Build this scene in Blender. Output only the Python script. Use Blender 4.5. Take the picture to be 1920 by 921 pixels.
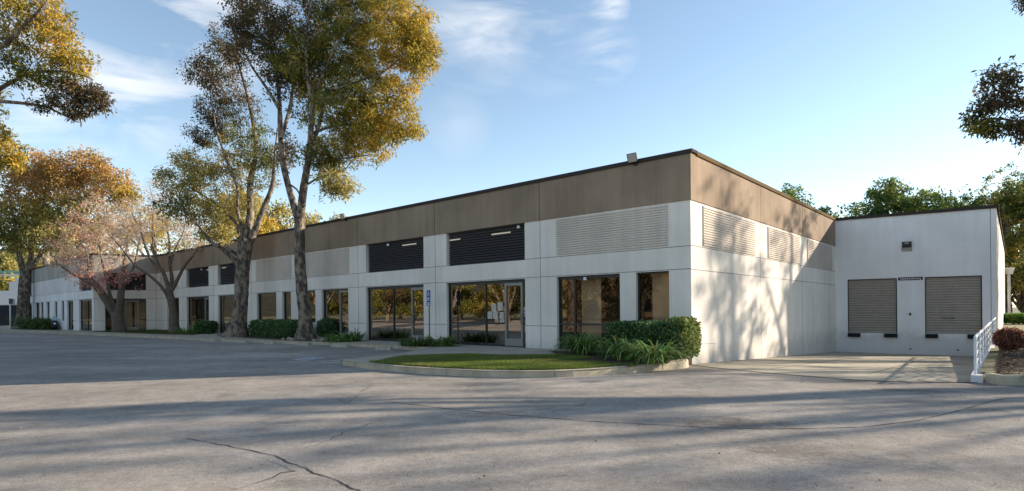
import bpy, math, random
import numpy as np
from mathutils import Vector
for o in list(bpy.data.objects): bpy.data.objects.remove(o)
scn = bpy.context.scene
COL = scn.collection
R = math.radians

# ------------------------------------------------------------------ camera
F = 1079.; CX = 960.; CY = 580.; ROLL = .0096; CZ = 1.55
cam = bpy.data.cameras.new('camera'); cam.sensor_width = 36; cam.lens = 36 * F / 1920
cam.shift_y = (CY - 460.5) / 1920; cam.clip_end = 3000; cam.clip_start = .1
camo = bpy.data.objects.new('camera', cam); COL.objects.link(camo)
camo.location = (0, 0, CZ)
from mathutils import Matrix
camo.rotation_euler = (Matrix.Rotation(R(90), 3, 'X') @ Matrix.Rotation(-ROLL, 3, 'Z')).to_euler()
scn.camera = camo
# ------------------------------------------------------------------ sky and sun
SUN = Vector((0.91285, 0.2370, 0.33247)).normalized()
EL, AZ = R(19.4), R(75.45)
w = bpy.data.worlds.new('World'); scn.world = w; w.use_nodes = True
N = w.node_tree.nodes; L = w.node_tree.links
bg = N['Background']; bg.inputs[1].default_value = .126
sky = N.new('ShaderNodeTexSky'); sky.sky_type = 'NISHITA'; sky.sun_disc = False
sky.sun_elevation = EL; sky.sun_rotation = AZ; sky.air_density = 1.0; sky.dust_density = .08; sky.altitude = 1400; sky.ozone_density = 1.6
tc = N.new('ShaderNodeTexCoord')
def wmath(op, a, b=None, c=None, clamp=False):
    m = N.new('ShaderNodeMath'); m.operation = op; m.use_clamp = clamp
    for i, v in enumerate((a, b, c)):
        if v is None: continue
        if isinstance(v, (int, float)): m.inputs[i].default_value = v
        else: L.new(v, m.inputs[i])
    return m.outputs[0]
def raydir(x, y):
    u = (x - CX) / F; v = (CY - y) / F; c, s = math.cos(ROLL), math.sin(ROLL)
    return Vector((u * c + v * s, 1., -u * s + v * c))
# thin streaked cirrus: noise over the sky directions, gathered round a few banks
mp = N.new('ShaderNodeMapping'); mp.inputs['Rotation'].default_value = (0, R(-24), R(14)); mp.inputs['Scale'].default_value = (2.0, 2.0, 6.5)
L.new(tc.outputs['Generated'], mp.inputs['Vector'])
nz = N.new('ShaderNodeTexNoise'); nz.inputs['Scale'].default_value = 2.2; nz.inputs['Detail'].default_value = 7; nz.inputs['Roughness'].default_value = .55
nz.inputs['Distortion'].default_value = .5; L.new(mp.outputs[0], nz.inputs['Vector'])
nrm = N.new('ShaderNodeVectorMath'); nrm.operation = 'NORMALIZE'; L.new(tc.outputs['Generated'], nrm.inputs[0])
acc = None
for (x, y, r, k) in ((330, 5, .16, .9), (230, 130, .13, .75), (120, 75, .12, .55), (905, 25, .12, .55), (1140, 18, .035, 1.1), (1135, 95, .055, .8), (860, 235, .06, .12), (60, 250, .2, .45), (1030, 60, .10, .22)):
    d = raydir(x, y).normalized()
    vs = N.new('ShaderNodeVectorMath'); vs.operation = 'DISTANCE'; L.new(nrm.outputs[0], vs.inputs[0]); vs.inputs[1].default_value = d
    q = wmath('MULTIPLY', wmath('SUBTRACT', 1., wmath('DIVIDE', vs.outputs['Value'], r), clamp=True), k)
    acc = q if acc is None else wmath('MAXIMUM', acc, q)
cl = wmath('MULTIPLY', wmath('MULTIPLY', wmath('SUBTRACT', nz.outputs[0], .42, clamp=True), 5.5, clamp=True), wmath('POWER', acc, .8), clamp=True)
cl = wmath('MULTIPLY', cl, .85)
mx = N.new('ShaderNodeMix'); mx.data_type = 'RGBA'; L.new(cl, mx.inputs['Factor']); 
hs = N.new('ShaderNodeHueSaturation'); hs.inputs['Saturation'].default_value = 1.0; L.new(sky.outputs[0], hs.inputs['Color'])
tint = N.new('ShaderNodeVectorMath'); tint.operation = 'MULTIPLY'; tint.inputs[1].default_value = (1.07, .955, .81); L.new(hs.outputs[0], tint.inputs[0])
L.new(tint.outputs[0], mx.inputs['A']); mx.inputs['B'].default_value = (4.3, 4.2, 4.1, 1)
L.new(mx.outputs['Result'], bg.inputs[0])
sl = bpy.data.lights.new('sun', 'SUN'); sl.energy = 4.0; sl.angle = R(.75); sl.color = (1, .88, .72)
so = bpy.data.objects.new('sun', sl); COL.objects.link(so); so.location = (60, 15, 40)
so.rotation_euler = SUN.to_track_quat('Z', 'Y').to_euler()
vs_ = scn.view_settings; vs_.view_transform = 'Standard'; vs_.look = 'None'; vs_.gamma = 1; vs_.use_curve_mapping = False
vs_.exposure = 1.3
scn.render.engine = 'CYCLES'; scn.cycles.max_bounces = 6; scn.cycles.transparent_max_bounces = 12
scn.cycles.use_denoising = True

# ------------------------------------------------------------------ materials
MATS = {}
def mat(name, col, rough=.8, vary=.0, vscale=3., bump=0., bscale=20., metal=0., spec=.3, col2=None, obj_coord=False, stretch=None):
    m = bpy.data.materials.new(name); m.use_nodes = True; n = m.node_tree.nodes; l = m.node_tree.links
    b = n['Principled BSDF']; b.inputs['Roughness'].default_value = rough; b.inputs['Metallic'].default_value = metal
    b.inputs['Specular IOR Level'].default_value = spec
    b.inputs['Base Color'].default_value = (*col, 1)
    g = n.new('ShaderNodeNewGeometry'); src = g.outputs['Position']
    if stretch:
        mpp = n.new('ShaderNodeMapping'); mpp.inputs['Scale'].default_value = stretch; l.new(src, mpp.inputs[0]); src = mpp.outputs[0]
    if vary or col2:
        t = n.new('ShaderNodeTexNoise'); t.inputs['Scale'].default_value = vscale; t.inputs['Detail'].default_value = 6; t.inputs['Roughness'].default_value = .65
        l.new(src, t.inputs['Vector'])
        r = n.new('ShaderNodeValToRGB'); r.color_ramp.elements[0].position = .32; r.color_ramp.elements[1].position = .68
        c2 = col2 or tuple(c * (1 - vary) for c in col); c1 = col if col2 else tuple(min(1, c * (1 + vary * .5)) for c in col)
        r.color_ramp.elements[0].color = (*c2, 1); r.color_ramp.elements[1].color = (*c1, 1)
        l.new(t.outputs[0], r.inputs[0]); l.new(r.outputs[0], b.inputs['Base Color'])
    if bump:
        t = n.new('ShaderNodeTexNoise'); t.inputs['Scale'].default_value = bscale; t.inputs['Detail'].default_value = 4; l.new(g.outputs['Position'], t.inputs['Vector'])
        bp = n.new('ShaderNodeBump'); bp.inputs['Strength'].default_value = bump; bp.inputs['Distance'].default_value = .02
        l.new(t.outputs[0], bp.inputs['Height']); l.new(bp.outputs[0], b.inputs['Normal'])
    MATS[name] = m; return m

def wall_mat(name, col, streak=.10, blotch=.06):
    """painted tilt-up concrete: faint blotches, rain streaks running down, fine texture"""
    m = mat(name, col, .9, bump=.25, bscale=35, spec=.1); n = m.node_tree.nodes; l = m.node_tree.links; b = n['Principled BSDF']
    g = n.new('ShaderNodeNewGeometry')
    mpp = n.new('ShaderNodeMapping'); mpp.inputs['Scale'].default_value = (2.2, 2.2, .14); l.new(g.outputs['Position'], mpp.inputs[0])
    t = n.new('ShaderNodeTexNoise'); t.inputs['Scale'].default_value = 1.6; t.inputs['Detail'].default_value = 8; t.inputs['Roughness'].default_value = .7; l.new(mpp.outputs[0], t.inputs['Vector'])
    t2 = n.new('ShaderNodeTexNoise'); t2.inputs['Scale'].default_value = .55; t2.inputs['Detail'].default_value = 5; l.new(g.outputs['Position'], t2.inputs['Vector'])
    def mr(src, lo, hi, a, c):
        k = n.new('ShaderNodeMapRange'); k.inputs[1].default_value = lo; k.inputs[2].default_value = hi; k.inputs[3].default_value = a; k.inputs[4].default_value = c; l.new(src, k.inputs[0]); return k.outputs[0]
    a = mr(t.outputs[0], .35, .7, 1 - streak, 1 + streak * .4); c = mr(t2.outputs[0], .35, .65, 1 - blotch, 1 + blotch)
    mm = n.new('ShaderNodeMath'); mm.operation = 'MULTIPLY'; l.new(a, mm.inputs[0]); l.new(c, mm.inputs[1])
    # splash dirt with a ragged upper edge along the foot of the wall
    sp_ = n.new('ShaderNodeSeparateXYZ'); l.new(g.outputs['Position'], sp_.inputs[0]); t3 = n.new('ShaderNodeTexNoise'); t3.inputs['Scale'].default_value = 2.4; t3.inputs['Detail'].default_value = 7; t3.inputs['Roughness'].default_value = .7; l.new(g.outputs['Position'], t3.inputs['Vector'])
    zz_ = n.new('ShaderNodeMath'); zz_.operation = 'ADD'; l.new(sp_.outputs['Z'], zz_.inputs[0]); l.new(mr(t3.outputs[0], .3, .7, -.35, .30), zz_.inputs[1])
    m3 = n.new('ShaderNodeMath'); m3.operation = 'MULTIPLY'; l.new(mm.outputs[0], m3.inputs[0]); l.new(mr(zz_.outputs[0], -.1, .45, .80, 1.), m3.inputs[1]); mm = m3
    vm = n.new('ShaderNodeVectorMath'); vm.operation = 'SCALE'; vm.inputs[0].default_value = col; l.new(mm.outputs[0], vm.inputs['Scale'])
    l.new(vm.outputs[0], b.inputs['Base Color']); return m

WHITE = wall_mat('painted_wall', (.82, .745, .66), .09)
WHITE_B = wall_mat('painted_wall_cool', (.83, .80, .78), .06)
TAN = wall_mat('tan_fascia', (.315, .235, .168), .15, .15)
RIBW = wall_mat('ribbed_panel', (.69, .61, .53), .10)
JOINT = mat('joint_sealant', (.22, .20, .19), .9)
COPING = mat('dark_metal', (.055, .045, .042), .9, spec=.1)
COPEGREY = mat('grey_metal', (.30, .29, .28), .5)
FRAME = mat('bronze_frame', (.05, .047, .045), .4, metal=.3)
ALU = mat('aluminium_frame', (.26, .255, .24), .45, metal=.3)
DARK = mat('unlit_black', (.012, .012, .013), .9)  # near-black colour that puts shade into rooms and slat gaps
BLIND = mat('brown_panel', (.60, .48, .35), .8, vary=.25, vscale=1.5)
SLAT = mat('black_slat', (.075, .073, .078), .4, spec=.5)
DOORM = mat('roller_door', (.36, .31, .262), .6, vary=.10, vscale=4)
RUBBER = mat('rubber', (.015, .015, .016), .8)
RAIL = mat('white_rail_paint', (.72, .73, .76), .5)
LAMPM = mat('lamp_metal', (.03, .028, .026), .5)
LENS = mat('lamp_lens', (.45, .40, .35), .15)
KERB = mat('kerb_concrete', (.52, .44, .32), .9, vary=.28, vscale=2.5, bump=.4, bscale=40)
WALK = mat('walk_concrete', (.45, .385, .305), .9, vary=.22, vscale=1.3, bump=.3, bscale=50)
APRON = mat('apron_concrete', (.42, .36, .27), .85, vary=.33, vscale=.7, bump=.3, bscale=50)
SOIL = mat('soil', (.10, .07, .045), .95, vary=.5, vscale=6, bump=1, bscale=25)
GRASSB = mat('turf', (.055, .085, .018), .95, vary=.4, vscale=4)
DRY = mat('dry_ground', (.24, .19, .10), .95, vary=.5, vscale=.5, col2=(.10, .11, .04))
PAINT = mat('road_paint', (.62, .62, .62), .8, vary=.35, vscale=9)
BLUE = mat('sign_blue', (.015, .08, .33), .5)
SIGNW = mat('sign_white', (.8, .8, .8), .5)
SIGNB = mat('sign_black', (.012, .013, .02), .5)
STEEL = mat('galvanised_post', (.16, .17, .17), .4, metal=.6)
PIPE = mat('white_pipe', (.62, .60, .56), .5)
ORANGE = mat('orange_mark', (.75, .20, .05), .6)
PAPER = mat('paper', (.62, .54, .48), .8, vary=.25, vscale=30)
PAPERO = mat('orange_paper', (.62, .33, .20), .8)
STONE = mat('stone', (.42, .36, .28), .85, vary=.35, vscale=8)
TUBEL = mat('strip_lamp', (.55, .5, .4), .5)
TUBEL.node_tree.nodes['Principled BSDF'].inputs['Emission Color'].default_value = (1, .85, .62, 1)
TUBEL.node_tree.nodes['Principled BSDF'].inputs['Emission Strength'].default_value = .1
BARK = mat('bark', (.33, .26, .20), .95, col2=(.085, .064, .050), vscale=5.2, bump=1., bscale=16, stretch=(1, 1, .5))
for n_ in BARK.node_tree.nodes:
    if n_.type == 'VALTORGB': n_.color_ramp.elements[0].position = .44; n_.color_ramp.elements[1].position = .60
    if n_.type == 'BUMP': n_.inputs['Distance'].default_value = .06
BARKS = mat('smooth_bark', (.20, .155, .12), .9, col2=(.09, .068, .055), vscale=7, bump=.5, bscale=20)
TWIG = mat('pale_twig', (.34, .25, .19), .9)
FENCE = mat('black_fence', (.02, .02, .025), .6)
FARW = mat('far_wall', (.72, .70, .70), .8, vary=.06)
GREENT = mat('green_trim', (.20, .45, .38), .6)
OPP = mat('reflection_wall', (.36, .28, .18), .85, vary=.12, vscale=.6)

def glass_mat():
    m = bpy.data.materials.new('tinted_glass'); m.use_nodes = True; n = m.node_tree.nodes; l = m.node_tree.links; n.clear()
    out = n.new('ShaderNodeOutputMaterial'); mix = n.new('ShaderNodeMixShader')
    tr = n.new('ShaderNodeBsdfTransparent'); tr.inputs[0].default_value = (.80, .74, .66, 1)
    gl = n.new('ShaderNodeBsdfGlossy'); gl.inputs['Roughness'].default_value = .012; gl.inputs['Color'].default_value = (.38, .34, .29, 1)
    fr = n.new('ShaderNodeFresnel'); fr.inputs[0].default_value = 1.65
    g = n.new('ShaderNodeNewGeometry'); t = n.new('ShaderNodeTexNoise'); t.inputs['Scale'].default_value = .7; l.new(g.outputs['Position'], t.inputs['Vector'])
    bp = n.new('ShaderNodeBump'); bp.inputs['Strength'].default_value = .03; bp.inputs['Distance'].default_value = .05; l.new(t.outputs[0], bp.inputs['Height']); l.new(bp.outputs[0], gl.inputs['Normal'])
    ad = n.new('ShaderNodeMath'); ad.operation = 'ADD'; ad.inputs[1].default_value = .04; ad.use_clamp = True
    l.new(fr.outputs[0], ad.inputs[0]); l.new(ad.outputs[0], mix.inputs[0]); l.new(tr.outputs[0], mix.inputs[1]); l.new(gl.outputs[0], mix.inputs[2]); l.new(mix.outputs[0], out.inputs[0])
    return m
GLASS = glass_mat()

def leaf_mat(name, trans=.35, rough=.55):
    m = bpy.data.materials.new(name); m.use_nodes = True; n = m.node_tree.nodes; l = m.node_tree.links; n.clear()
    out = n.new('ShaderNodeOutputMaterial'); mix = n.new('ShaderNodeMixShader'); mix.inputs[0].default_value = trans
    at = n.new('ShaderNodeAttribute'); at.attribute_name = 'Col'
    p = n.new('ShaderNodeBsdfPrincipled'); p.inputs['Roughness'].default_value = .7; p.inputs['Specular IOR Level'].default_value = .12
    t = n.new('ShaderNodeBsdfTranslucent'); l.new(at.outputs['Color'], p.inputs['Base Color']); l.new(at.outputs['Color'], t.inputs[0])
    l.new(p.outputs[0], mix.inputs[1]); l.new(t.outputs[0], mix.inputs[2]); l.new(mix.outputs[0], out.inputs[0]); return m
LEAF = leaf_mat('leaves', .42); BLADE = leaf_mat('blades', .25)

STAINS = [(3.1, 7.63, 0.9, 0.45, 0.62), (2.74, 7.83, 0.7, 0.35, 0.7), (2.97, 6.19, 0.7, 0.5, 0.66), (1.68, 12.17, 0.35, 0.2, 0.55), (7.29, 10.65, 0.9, 0.35, 0.7), (-1.95, 5.21, 0.3, 0.2, 0.7), (-0.68, 12.0, 0.8, 0.3, 0.85), (-5.91, 9.63, 1.3, 0.5, 0.86)]
def asphalt_mat():
    m = bpy.data.materials.new('asphalt'); m.use_nodes = True; n = m.node_tree.nodes; l = m.node_tree.links
    b = n['Principled BSDF']; b.inputs['Roughness'].default_value = .95; b.inputs['Specular IOR Level'].default_value = .08
    g = n.new('ShaderNodeNewGeometry')
    def noise(sc, det=5, ro=.6, vec=None, st=None):
        t = n.new('ShaderNodeTexNoise'); t.inputs['Scale'].default_value = sc; t.inputs['Detail'].default_value = det; t.inputs['Roughness'].default_value = ro
        src = g.outputs['Position']
        if st:
            q = n.new('ShaderNodeMapping'); q.inputs['Scale'].default_value = st; q.inputs['Rotation'].default_value = (0, 0, .3); l.new(src, q.inputs[0]); src = q.outputs[0]
        l.new(src, t.inputs['Vector']); return t.outputs[0]
    def mr(src, lo, hi, a, c):
        k = n.new('ShaderNodeMapRange'); k.inputs[1].default_value = lo; k.inputs[2].default_value = hi; k.inputs[3].default_value = a; k.inputs[4].default_value = c; l.new(src, k.inputs[0]); return k.outputs[0]
    def mul(a, c):
        k = n.new('ShaderNodeMath'); k.operation = 'MULTIPLY'; l.new(a, k.inputs[0]); l.new(c, k.inputs[1]); return k.outputs[0]
    v = mul(mr(noise(.35, 6, .6, st=(.5, 1.3, 1)), .3, .7, .74, 1.2), mr(noise(70, 3, .8), .35, .65, .55, 1.5))
    v = mul(v, mr(noise(2.3, 7, .7), .35, .7, .80, 1.16)); v = mul(v, mr(noise(14, 6, .75), .3, .7, .78, 1.22)); v = mul(v, mr(noise(.12, 4, .6), .4, .62, .84, 1.08))
    # scattered pale aggregate and grit
    vo = n.new('ShaderNodeTexVoronoi'); vo.inputs['Scale'].default_value = 38; l.new(g.outputs['Position'], vo.inputs['Vector'])
    v = mul(v, mr(vo.outputs['Distance'], .03, .12, 1.9, 1.))
    # oil stains
    v = mul(v, mr(noise(.8, 6, .7), .58, .70, 1., .68))
    for (sx, sy, rx_, ry_, kk) in STAINS:
        q = n.new('ShaderNodeMapping'); q.vector_type = 'TEXTURE'; q.inputs['Location'].default_value = (sx, sy, 0); q.inputs['Scale'].default_value = (rx_, ry_, 50); l.new(g.outputs['Position'], q.inputs[0])
        ln_ = n.new('ShaderNodeVectorMath'); ln_.operation = 'LENGTH'; l.new(q.outputs[0], ln_.inputs[0])
        ad_ = n.new('ShaderNodeMath'); ad_.operation = 'ADD'; l.new(ln_.outputs['Value'], ad_.inputs[0]); l.new(mr(noise(3.5, 6, .75), .3, .7, -.45, .45), ad_.inputs[1]); v = mul(v, mr(ad_.outputs[0], .3, 1.1, kk, 1.))
    vm = n.new('ShaderNodeVectorMath'); vm.operation = 'SCALE'; vm.inputs[0].default_value = (.365, .320, .278); l.new(v, vm.inputs['Scale']); l.new(vm.outputs[0], b.inputs['Base Color'])
    bp = n.new('ShaderNodeBump'); bp.inputs['Strength'].default_value = .5; bp.inputs['Distance'].default_value = .008; l.new(noise(90, 3), bp.inputs['Height']); l.new(bp.outputs[0], b.inputs['Normal'])
    return m
ASPH = asphalt_mat()
TAR = mat('tar_crack', (.03, .028, .027), .8)

# ------------------------------------------------------------------ mesh helpers
class MB:
    def __init__(s): s.v = []; s.f = []; s.m = []
    def add(s, vs, fs, mi=0):
        k = len(s.v); s.v += [tuple(v) for v in vs]; s.f += [tuple(k + i for i in f) for f in fs]; s.m += [mi] * len(fs)
    def hexa(s, c, mi=0):   # 8 corners: bottom 0-3, top 4-7
        s.add(c, [(3, 2, 1, 0), (4, 5, 6, 7), (0, 1, 5, 4), (1, 2, 6, 5), (2, 3, 7, 6), (3, 0, 4, 7)], mi)
    def box(s, fr, u0, u1, w0, w1, z0, z1, mi=0):
        s.hexa([fr(u0, w0, z0), fr(u1, w0, z0), fr(u1, w1, z0), fr(u0, w1, z0), fr(u0, w0, z1), fr(u1, w0, z1), fr(u1, w1, z1), fr(u0, w1, z1)], mi)
    def bar(s, a, b, r, n=6, r2=None, mi=0):
        a = Vector(a); b = Vector(b); d = (b - a).normalized(); x = d.orthogonal().normalized(); y = d.cross(x); r2 = r if r2 is None else r2
        vs = [a + (x * math.cos(t) + y * math.sin(t)) * r for t in [6.28319 * i / n for i in range(n)]] + [b + (x * math.cos(t) + y * math.sin(t)) * r2 for t in [6.28319 * i / n for i in range(n)]]
        s.add(vs, [(i, (i + 1) % n, n + (i + 1) % n, n + i) for i in range(n)] + [tuple(range(n - 1, -1, -1)), tuple(range(n, 2 * n))], mi)
    def poly(s, pts, z, mi=0): s.add([(p[0], p[1], z) for p in pts], [tuple(range(len(pts)))], mi)
    def build(s, name, mats, parent=None, smooth=False):
        me = bpy.data.meshes.new(name); me.from_pydata(s.v, [], s.f); 
        for q in (mats if isinstance(mats, (list, tuple)) else [mats]): me.materials.append(q)
        if any(s.m): me.polygons.foreach_set('material_index', s.m)
        if smooth: me.polygons.foreach_set('use_smooth', [True] * len(s.f))
        me.update(); o = bpy.data.objects.new(name, me); COL.objects.link(o)
        if parent: o.parent = parent; o.matrix_parent_inverse = Matrix.Translation(-parent.location)
        return o
def tag(o, label=None, cat=None, group=None, kind=None):
    if label: o['label'] = label
    if cat: o['category'] = cat
    if group: o['group'] = group
    if kind: o['kind'] = kind
    return o
def empty(name, loc, label, cat, group=None):
    o = bpy.data.objects.new(name, None); COL.objects.link(o); o.location = loc; o.empty_display_size = .3
    return tag(o, label, cat, group)
class Frame:
    """a vertical plane: u along the wall, w outwards, z up"""
    def __init__(s, P, d, n): s.P = P; s.d = d; s.n = n
    def __call__(s, u, w, z): return (s.P[0] + s.d[0] * u + s.n[0] * w, s.P[1] + s.d[1] * u + s.n[1] * w, z)
def at(x, y, Y):
    d = raydir(x, y); return Vector((d.x * Y, Y, d.z * Y + CZ))
def gp(x, y, z=0.):
    d = raydir(x, y); t = (z - CZ) / d.z; return Vector((d.x * t, t, z))

P0 = (5.2255, 16.7578); dA = (-.75361, .65732); nA = (-.65732, -.75361)
dB = (.65732, .75361); nB = (.75361, -.65732)
FA = Frame(P0, dA, nA); FB = Frame(P0, dB, nB)
P1 = (17.016, 30.277); dC = (.8370, -.5472); nC = (-.5472, -.8370); FC = Frame(P1, dC, nC)
Q = (22.504, 26.688); FQ = Frame(Q, dB, nB)
K = (-28.573, 46.238); FK = Frame(K, (-.85344, -.52119), (.52119, -.85344)); K2 = (-32.0745, 44.1); FL = Frame(K2, dA, nA)
def TS(t, s, z=0.): # t along dB, s along nB from P0
    return (P0[0] + dB[0] * t + nB[0] * s, P0[1] + dB[1] * t + nB[1] * s, z)
ZS = .15          # pavement level
ZT = 6.15         # roof edge
ZF = 4.69         # foot of the tan fascia
ZB = 2.655        # foot of the beam
ZU = 3.335        # sill of the upper openings

# ------------------------------------------------------------------ ground
def smooth(x): x = max(0, min(1, x)); return x * x * (3 - 2 * x)
def zg(t, s):
    return -.107 * smooth((t + 4.5) / 4.5) * smooth((s + 2.2) / 2.2) * smooth((11 - s) / 4)
def grid(name, ts, ss, zf, m, hole=None, **kw):
    b = MB(); 
    for i in range(len(ts) - 1):
        for j in range(len(ss) - 1):
            if hole and hole((ts[i] + ts[i + 1]) / 2, (ss[j] + ss[j + 1]) / 2): continue
            b.add([TS(t, s, zf(t, s)) for t, s in ((ts[i], ss[j]), (ts[i], ss[j + 1]), (ts[i + 1], ss[j + 1]), (ts[i + 1], ss[j]))], [(0, 1, 2, 3)])
    return tag(b.build(name, m), kind='structure')
def rng(a, b, n): return [a + (b - a) * i / n for i in range(n + 1)]
grid('asphalt_lot', [-46, -30, -20, -14, -10, -8, -6] + rng(-4.5, 0, 12), [-95, -60, -30, -12, -6, -4] + rng(-2.4, 12, 24) + [20, 40, 70], zg, ASPH)
grid('terrain', [-400, -46, 0, 18.9, 60, 400], [-700, -95, 0, 6.5, 70, 400], lambda t, s: .10 if t >= 0 and s >= 0 else -.02, DRY,
     hole=lambda t, s: (-46 < t < 0 and -95 < s < 70) or (0 < t < 18.9 and 0 < s < 6.5))
b = MB(); hr = np.random.default_rng(2)
for k in range(60):
    def hp(k, j):
        a = R(122 + k * 4.0); rad = 190 + j * 45; hgt = (0, 9, 17, 23, 20, 0)[j] * (1 + .3 * math.sin(k * .5) + .15 * math.sin(k * 1.3)); return (rad * math.cos(a), rad * math.sin(a), hgt - .5)
    for j in range(5): b.add([hp(k, j), hp(k + 1, j), hp(k + 1, j + 1), hp(k, j + 1)], [(0, 1, 2, 3)])
tag(b.build('screening_hills', mat('hill_cover', (.05, .048, .028), .95, vary=.6, vscale=.15, bump=1, bscale=.6), smooth=True), kind='structure')  # left end is real, rest of the ring added to block horizon glow
# dock apron: concrete sheet, then the ramp down to the dock
def zd(t): return -.107 - max(0, t) * .0414 if t > 0 else -.107 * smooth((t + 4.5) / 4.5)
front = [(0, -.1), (.8, -.55), (1.8, -.95), (3, -1.35), (4.4, -1.6), (5.2, -1.35), (6.5, -.35)]
b = MB()
for i in range(len(front) - 1):
    s0, t0 = front[i]; s1, t1 = front[i + 1]
    tt = [0, .25, .5, .75, 1]
    for k in range(4):
        a0, a1 = t0 * (1 - tt[k]), t0 * (1 - tt[k + 1]); c0, c1 = t1 * (1 - tt[k]), t1 * (1 - tt[k + 1])
        b.add([TS(a0, s0, zg(a0, s0) + .006), TS(c0, s1, zg(c0, s1) + .006), TS(c1, s1, zg(c1, s1) + .006), TS(a1, s0, zg(a1, s0) + .006)], [(0, 1, 2, 3)])
    for k in range(10):
        a, c = k * 1.95, (k + 1) * 1.95
        b.add([TS(a, s0, zd(a + 1e-6) + .006), TS(a, s1, zd(a + 1e-6) + .006), TS(c, s1, zd(c) + .006), TS(c, s0, zd(c) + .006)], [(0, 1, 2, 3)])
tag(b.build('dock_ramp', APRON), kind='structure')
b = MB()     # saw-cut joints of the ramp and a dark strip along the front edge of the apron
for s in (2.2, 4.4):
    for k in range(10): b.add([TS(k * 1.8, s - .012, zd(k * 1.8) + .010), TS(k * 1.8, s + .012, zd(k * 1.8) + .010), TS((k + 1) * 1.8, s + .012, zd((k + 1) * 1.8) + .010), TS((k + 1) * 1.8, s - .012, zd((k + 1) * 1.8) + .010)], [(0, 1, 2, 3)])
for t in (4.5, 9., 13.5): b.add([TS(t, .02, zd(t) + .012), TS(t, 6.4, zd(t) + .012), TS(t + .025, 6.4, zd(t) + .012), TS(t + .025, .02, zd(t) + .012)], [(0, 1, 2, 3)])
for f, pr in zip(front[:-1], front[1:]):
    (s0, t0), (s1, t1) = f, pr
    b.add([TS(t0 - .05, s0, zg(t0, s0) + .009), TS(t1 - .05, s1, zg(t1, s1) + .009), TS(t1 + .01, s1, zg(t1, s1) + .009), TS(t0 + .01, s0, zg(t0, s0) + .009)], [(0, 1, 2, 3)])
tag(b.build('ramp_joints', TAR), kind='structure')

# pavement slab and kerbs --------------------------------------------------
def pathpts(px, z=0.): return [gp(x, y, z) for x, y in px]
isl = pathpts([(640.6, 684.2), (652, 686.8), (675, 690), (700, 693.5), (750, 698.5), (800, 702), (850, 705), (900, 707.3), (985, 709), (1060, 707.5), (1120, 704), (1200, 697), (1250, 690.5), (1280, 686.5)])
isl.append(Vector((P0[0] - .35, P0[1] - .85, 0)))
kerbl = [Vector((-78, 72, 0)), Vector((-62, 61.5, 0)), Vector((-45.4, 51, 0)), Vector((-33, 43, 0)), Vector((-24.9, 37.3, 0)), Vector((-15.9, 30.7, 0)), Vector((-8.19, 25.9, 0)), Vector((-4.95, 23.3, 0)), Vector((-3.2, 21.7, 0))]
tip = Vector((isl[0].x - .01, isl[0].y + .02, 0)); tipb = gp(756, 661.5, .15)
notch = [kerbl[-1], Vector((tipb.x, tipb.y, 0)), Vector((tip.x, tip.y, 0)), Vector((isl[0].x, isl[0].y, 0))]
wallside = [FA(0, -.1, 0), FA(44.85, -.1, 0), FK(4.1025, -.1, 0), FL(30, -.1, 0), FL(60, 2, 0)]
outline = kerbl + notch[1:3] + isl + [Vector(FA(0.0, 0.15, 0))] + [Vector(FA(0, -.05, 0))] + [Vector(v) for v in wallside[1:]]
b = MB(); n_ = len(outline)
b.add([(p.x, p.y, ZS) for p in outline], [tuple(range(n_))])
o = b.build('sidewalk', WALK); tag(o, kind='structure')
import bmesh
bm = bmesh.new(); bm.from_mesh(o.data); bmesh.ops.triangulate(bm, faces=bm.faces[:]); bmesh.ops.recalc_face_normals(bm, faces=bm.faces[:])
for f in bm.faces:
    if f.normal.z < 0: f.normal_flip()
bm.to_mesh(o.data); bm.free()

def kerb_strip(name, line, wd=.16, h=.158, inner=-1, seg=1.5, z0=-.16, mats=None):
    """kerb along a line; its joints are fine gaps"""
    pts = [Vector((p.x, p.y, 0)) for p in line]; b = MB()
    nn = []
    for i in range(len(pts)):
        d = (pts[min(i + 1, len(pts) - 1)] - pts[max(i - 1, 0)]).normalized(); nn.append(Vector((-d.y, d.x, 0)) * inner * -1)
    prof = [(0, z0), (.012, h - .03), (.035, h), (wd, h)]; gone = 0.
    for i in range(len(pts) - 1):
        L_ = (pts[i + 1] - pts[i]).length; k = max(1, round(L_ / .5))
        for j in range(k):
            gone += L_ / k; gap = gone > seg; gone = 0. if gap else gone
            a, c = j / k, (j + 1) / k - (.010 / L_ if gap else 0)
            pa, pc = pts[i].lerp(pts[i + 1], a), pts[i].lerp(pts[i + 1], c); na, nc = nn[i].lerp(nn[i + 1], a), nn[i].lerp(nn[i + 1], c)
            for q in range(3):
                (w0, h0), (w1, h1) = prof[q], prof[q + 1]
                b.add([pa + na * w0 + Vector((0, 0, h0)), pc + nc * w0 + Vector((0, 0, h0)), pc + nc * w1 + Vector((0, 0, h1)), pa + na * w1 + Vector((0, 0, h1))], [(0, 1, 2, 3)])
            for e, en in (((pc, nc),) if gap else ()): b.add([e + en * w_ + Vector((0, 0, h_)) for w_, h_ in prof] + [e + en * wd + Vector((0, 0, z0))], [(0, 1, 2, 3, 4)])
    return tag(b.build(name, mats or KERB), kind='structure')
def resample(line, step):
    out = [line[0]]; 
    for a, c in zip(line[:-1], line[1:]):
        k = max(1, int((c - a).length / step)); out += [a.lerp(c, (i + 1) / k) for i in range(k)]
    return out
def smoothline(line, it=2):
    for _ in range(it):
        o_ = [line[0]]
        for a, c in zip(line[:-1], line[1:]): o_ += [a.lerp(c, .25), a.lerp(c, .75)]
        line = o_ + [line[-1]]
    return line
kerb_strip('lawn_kerb', smoothline(isl, 1), seg=2.2, h=.156)
b = MB(); sk = [kerbl[-1], notch[1], notch[2], isl[0]]
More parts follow.
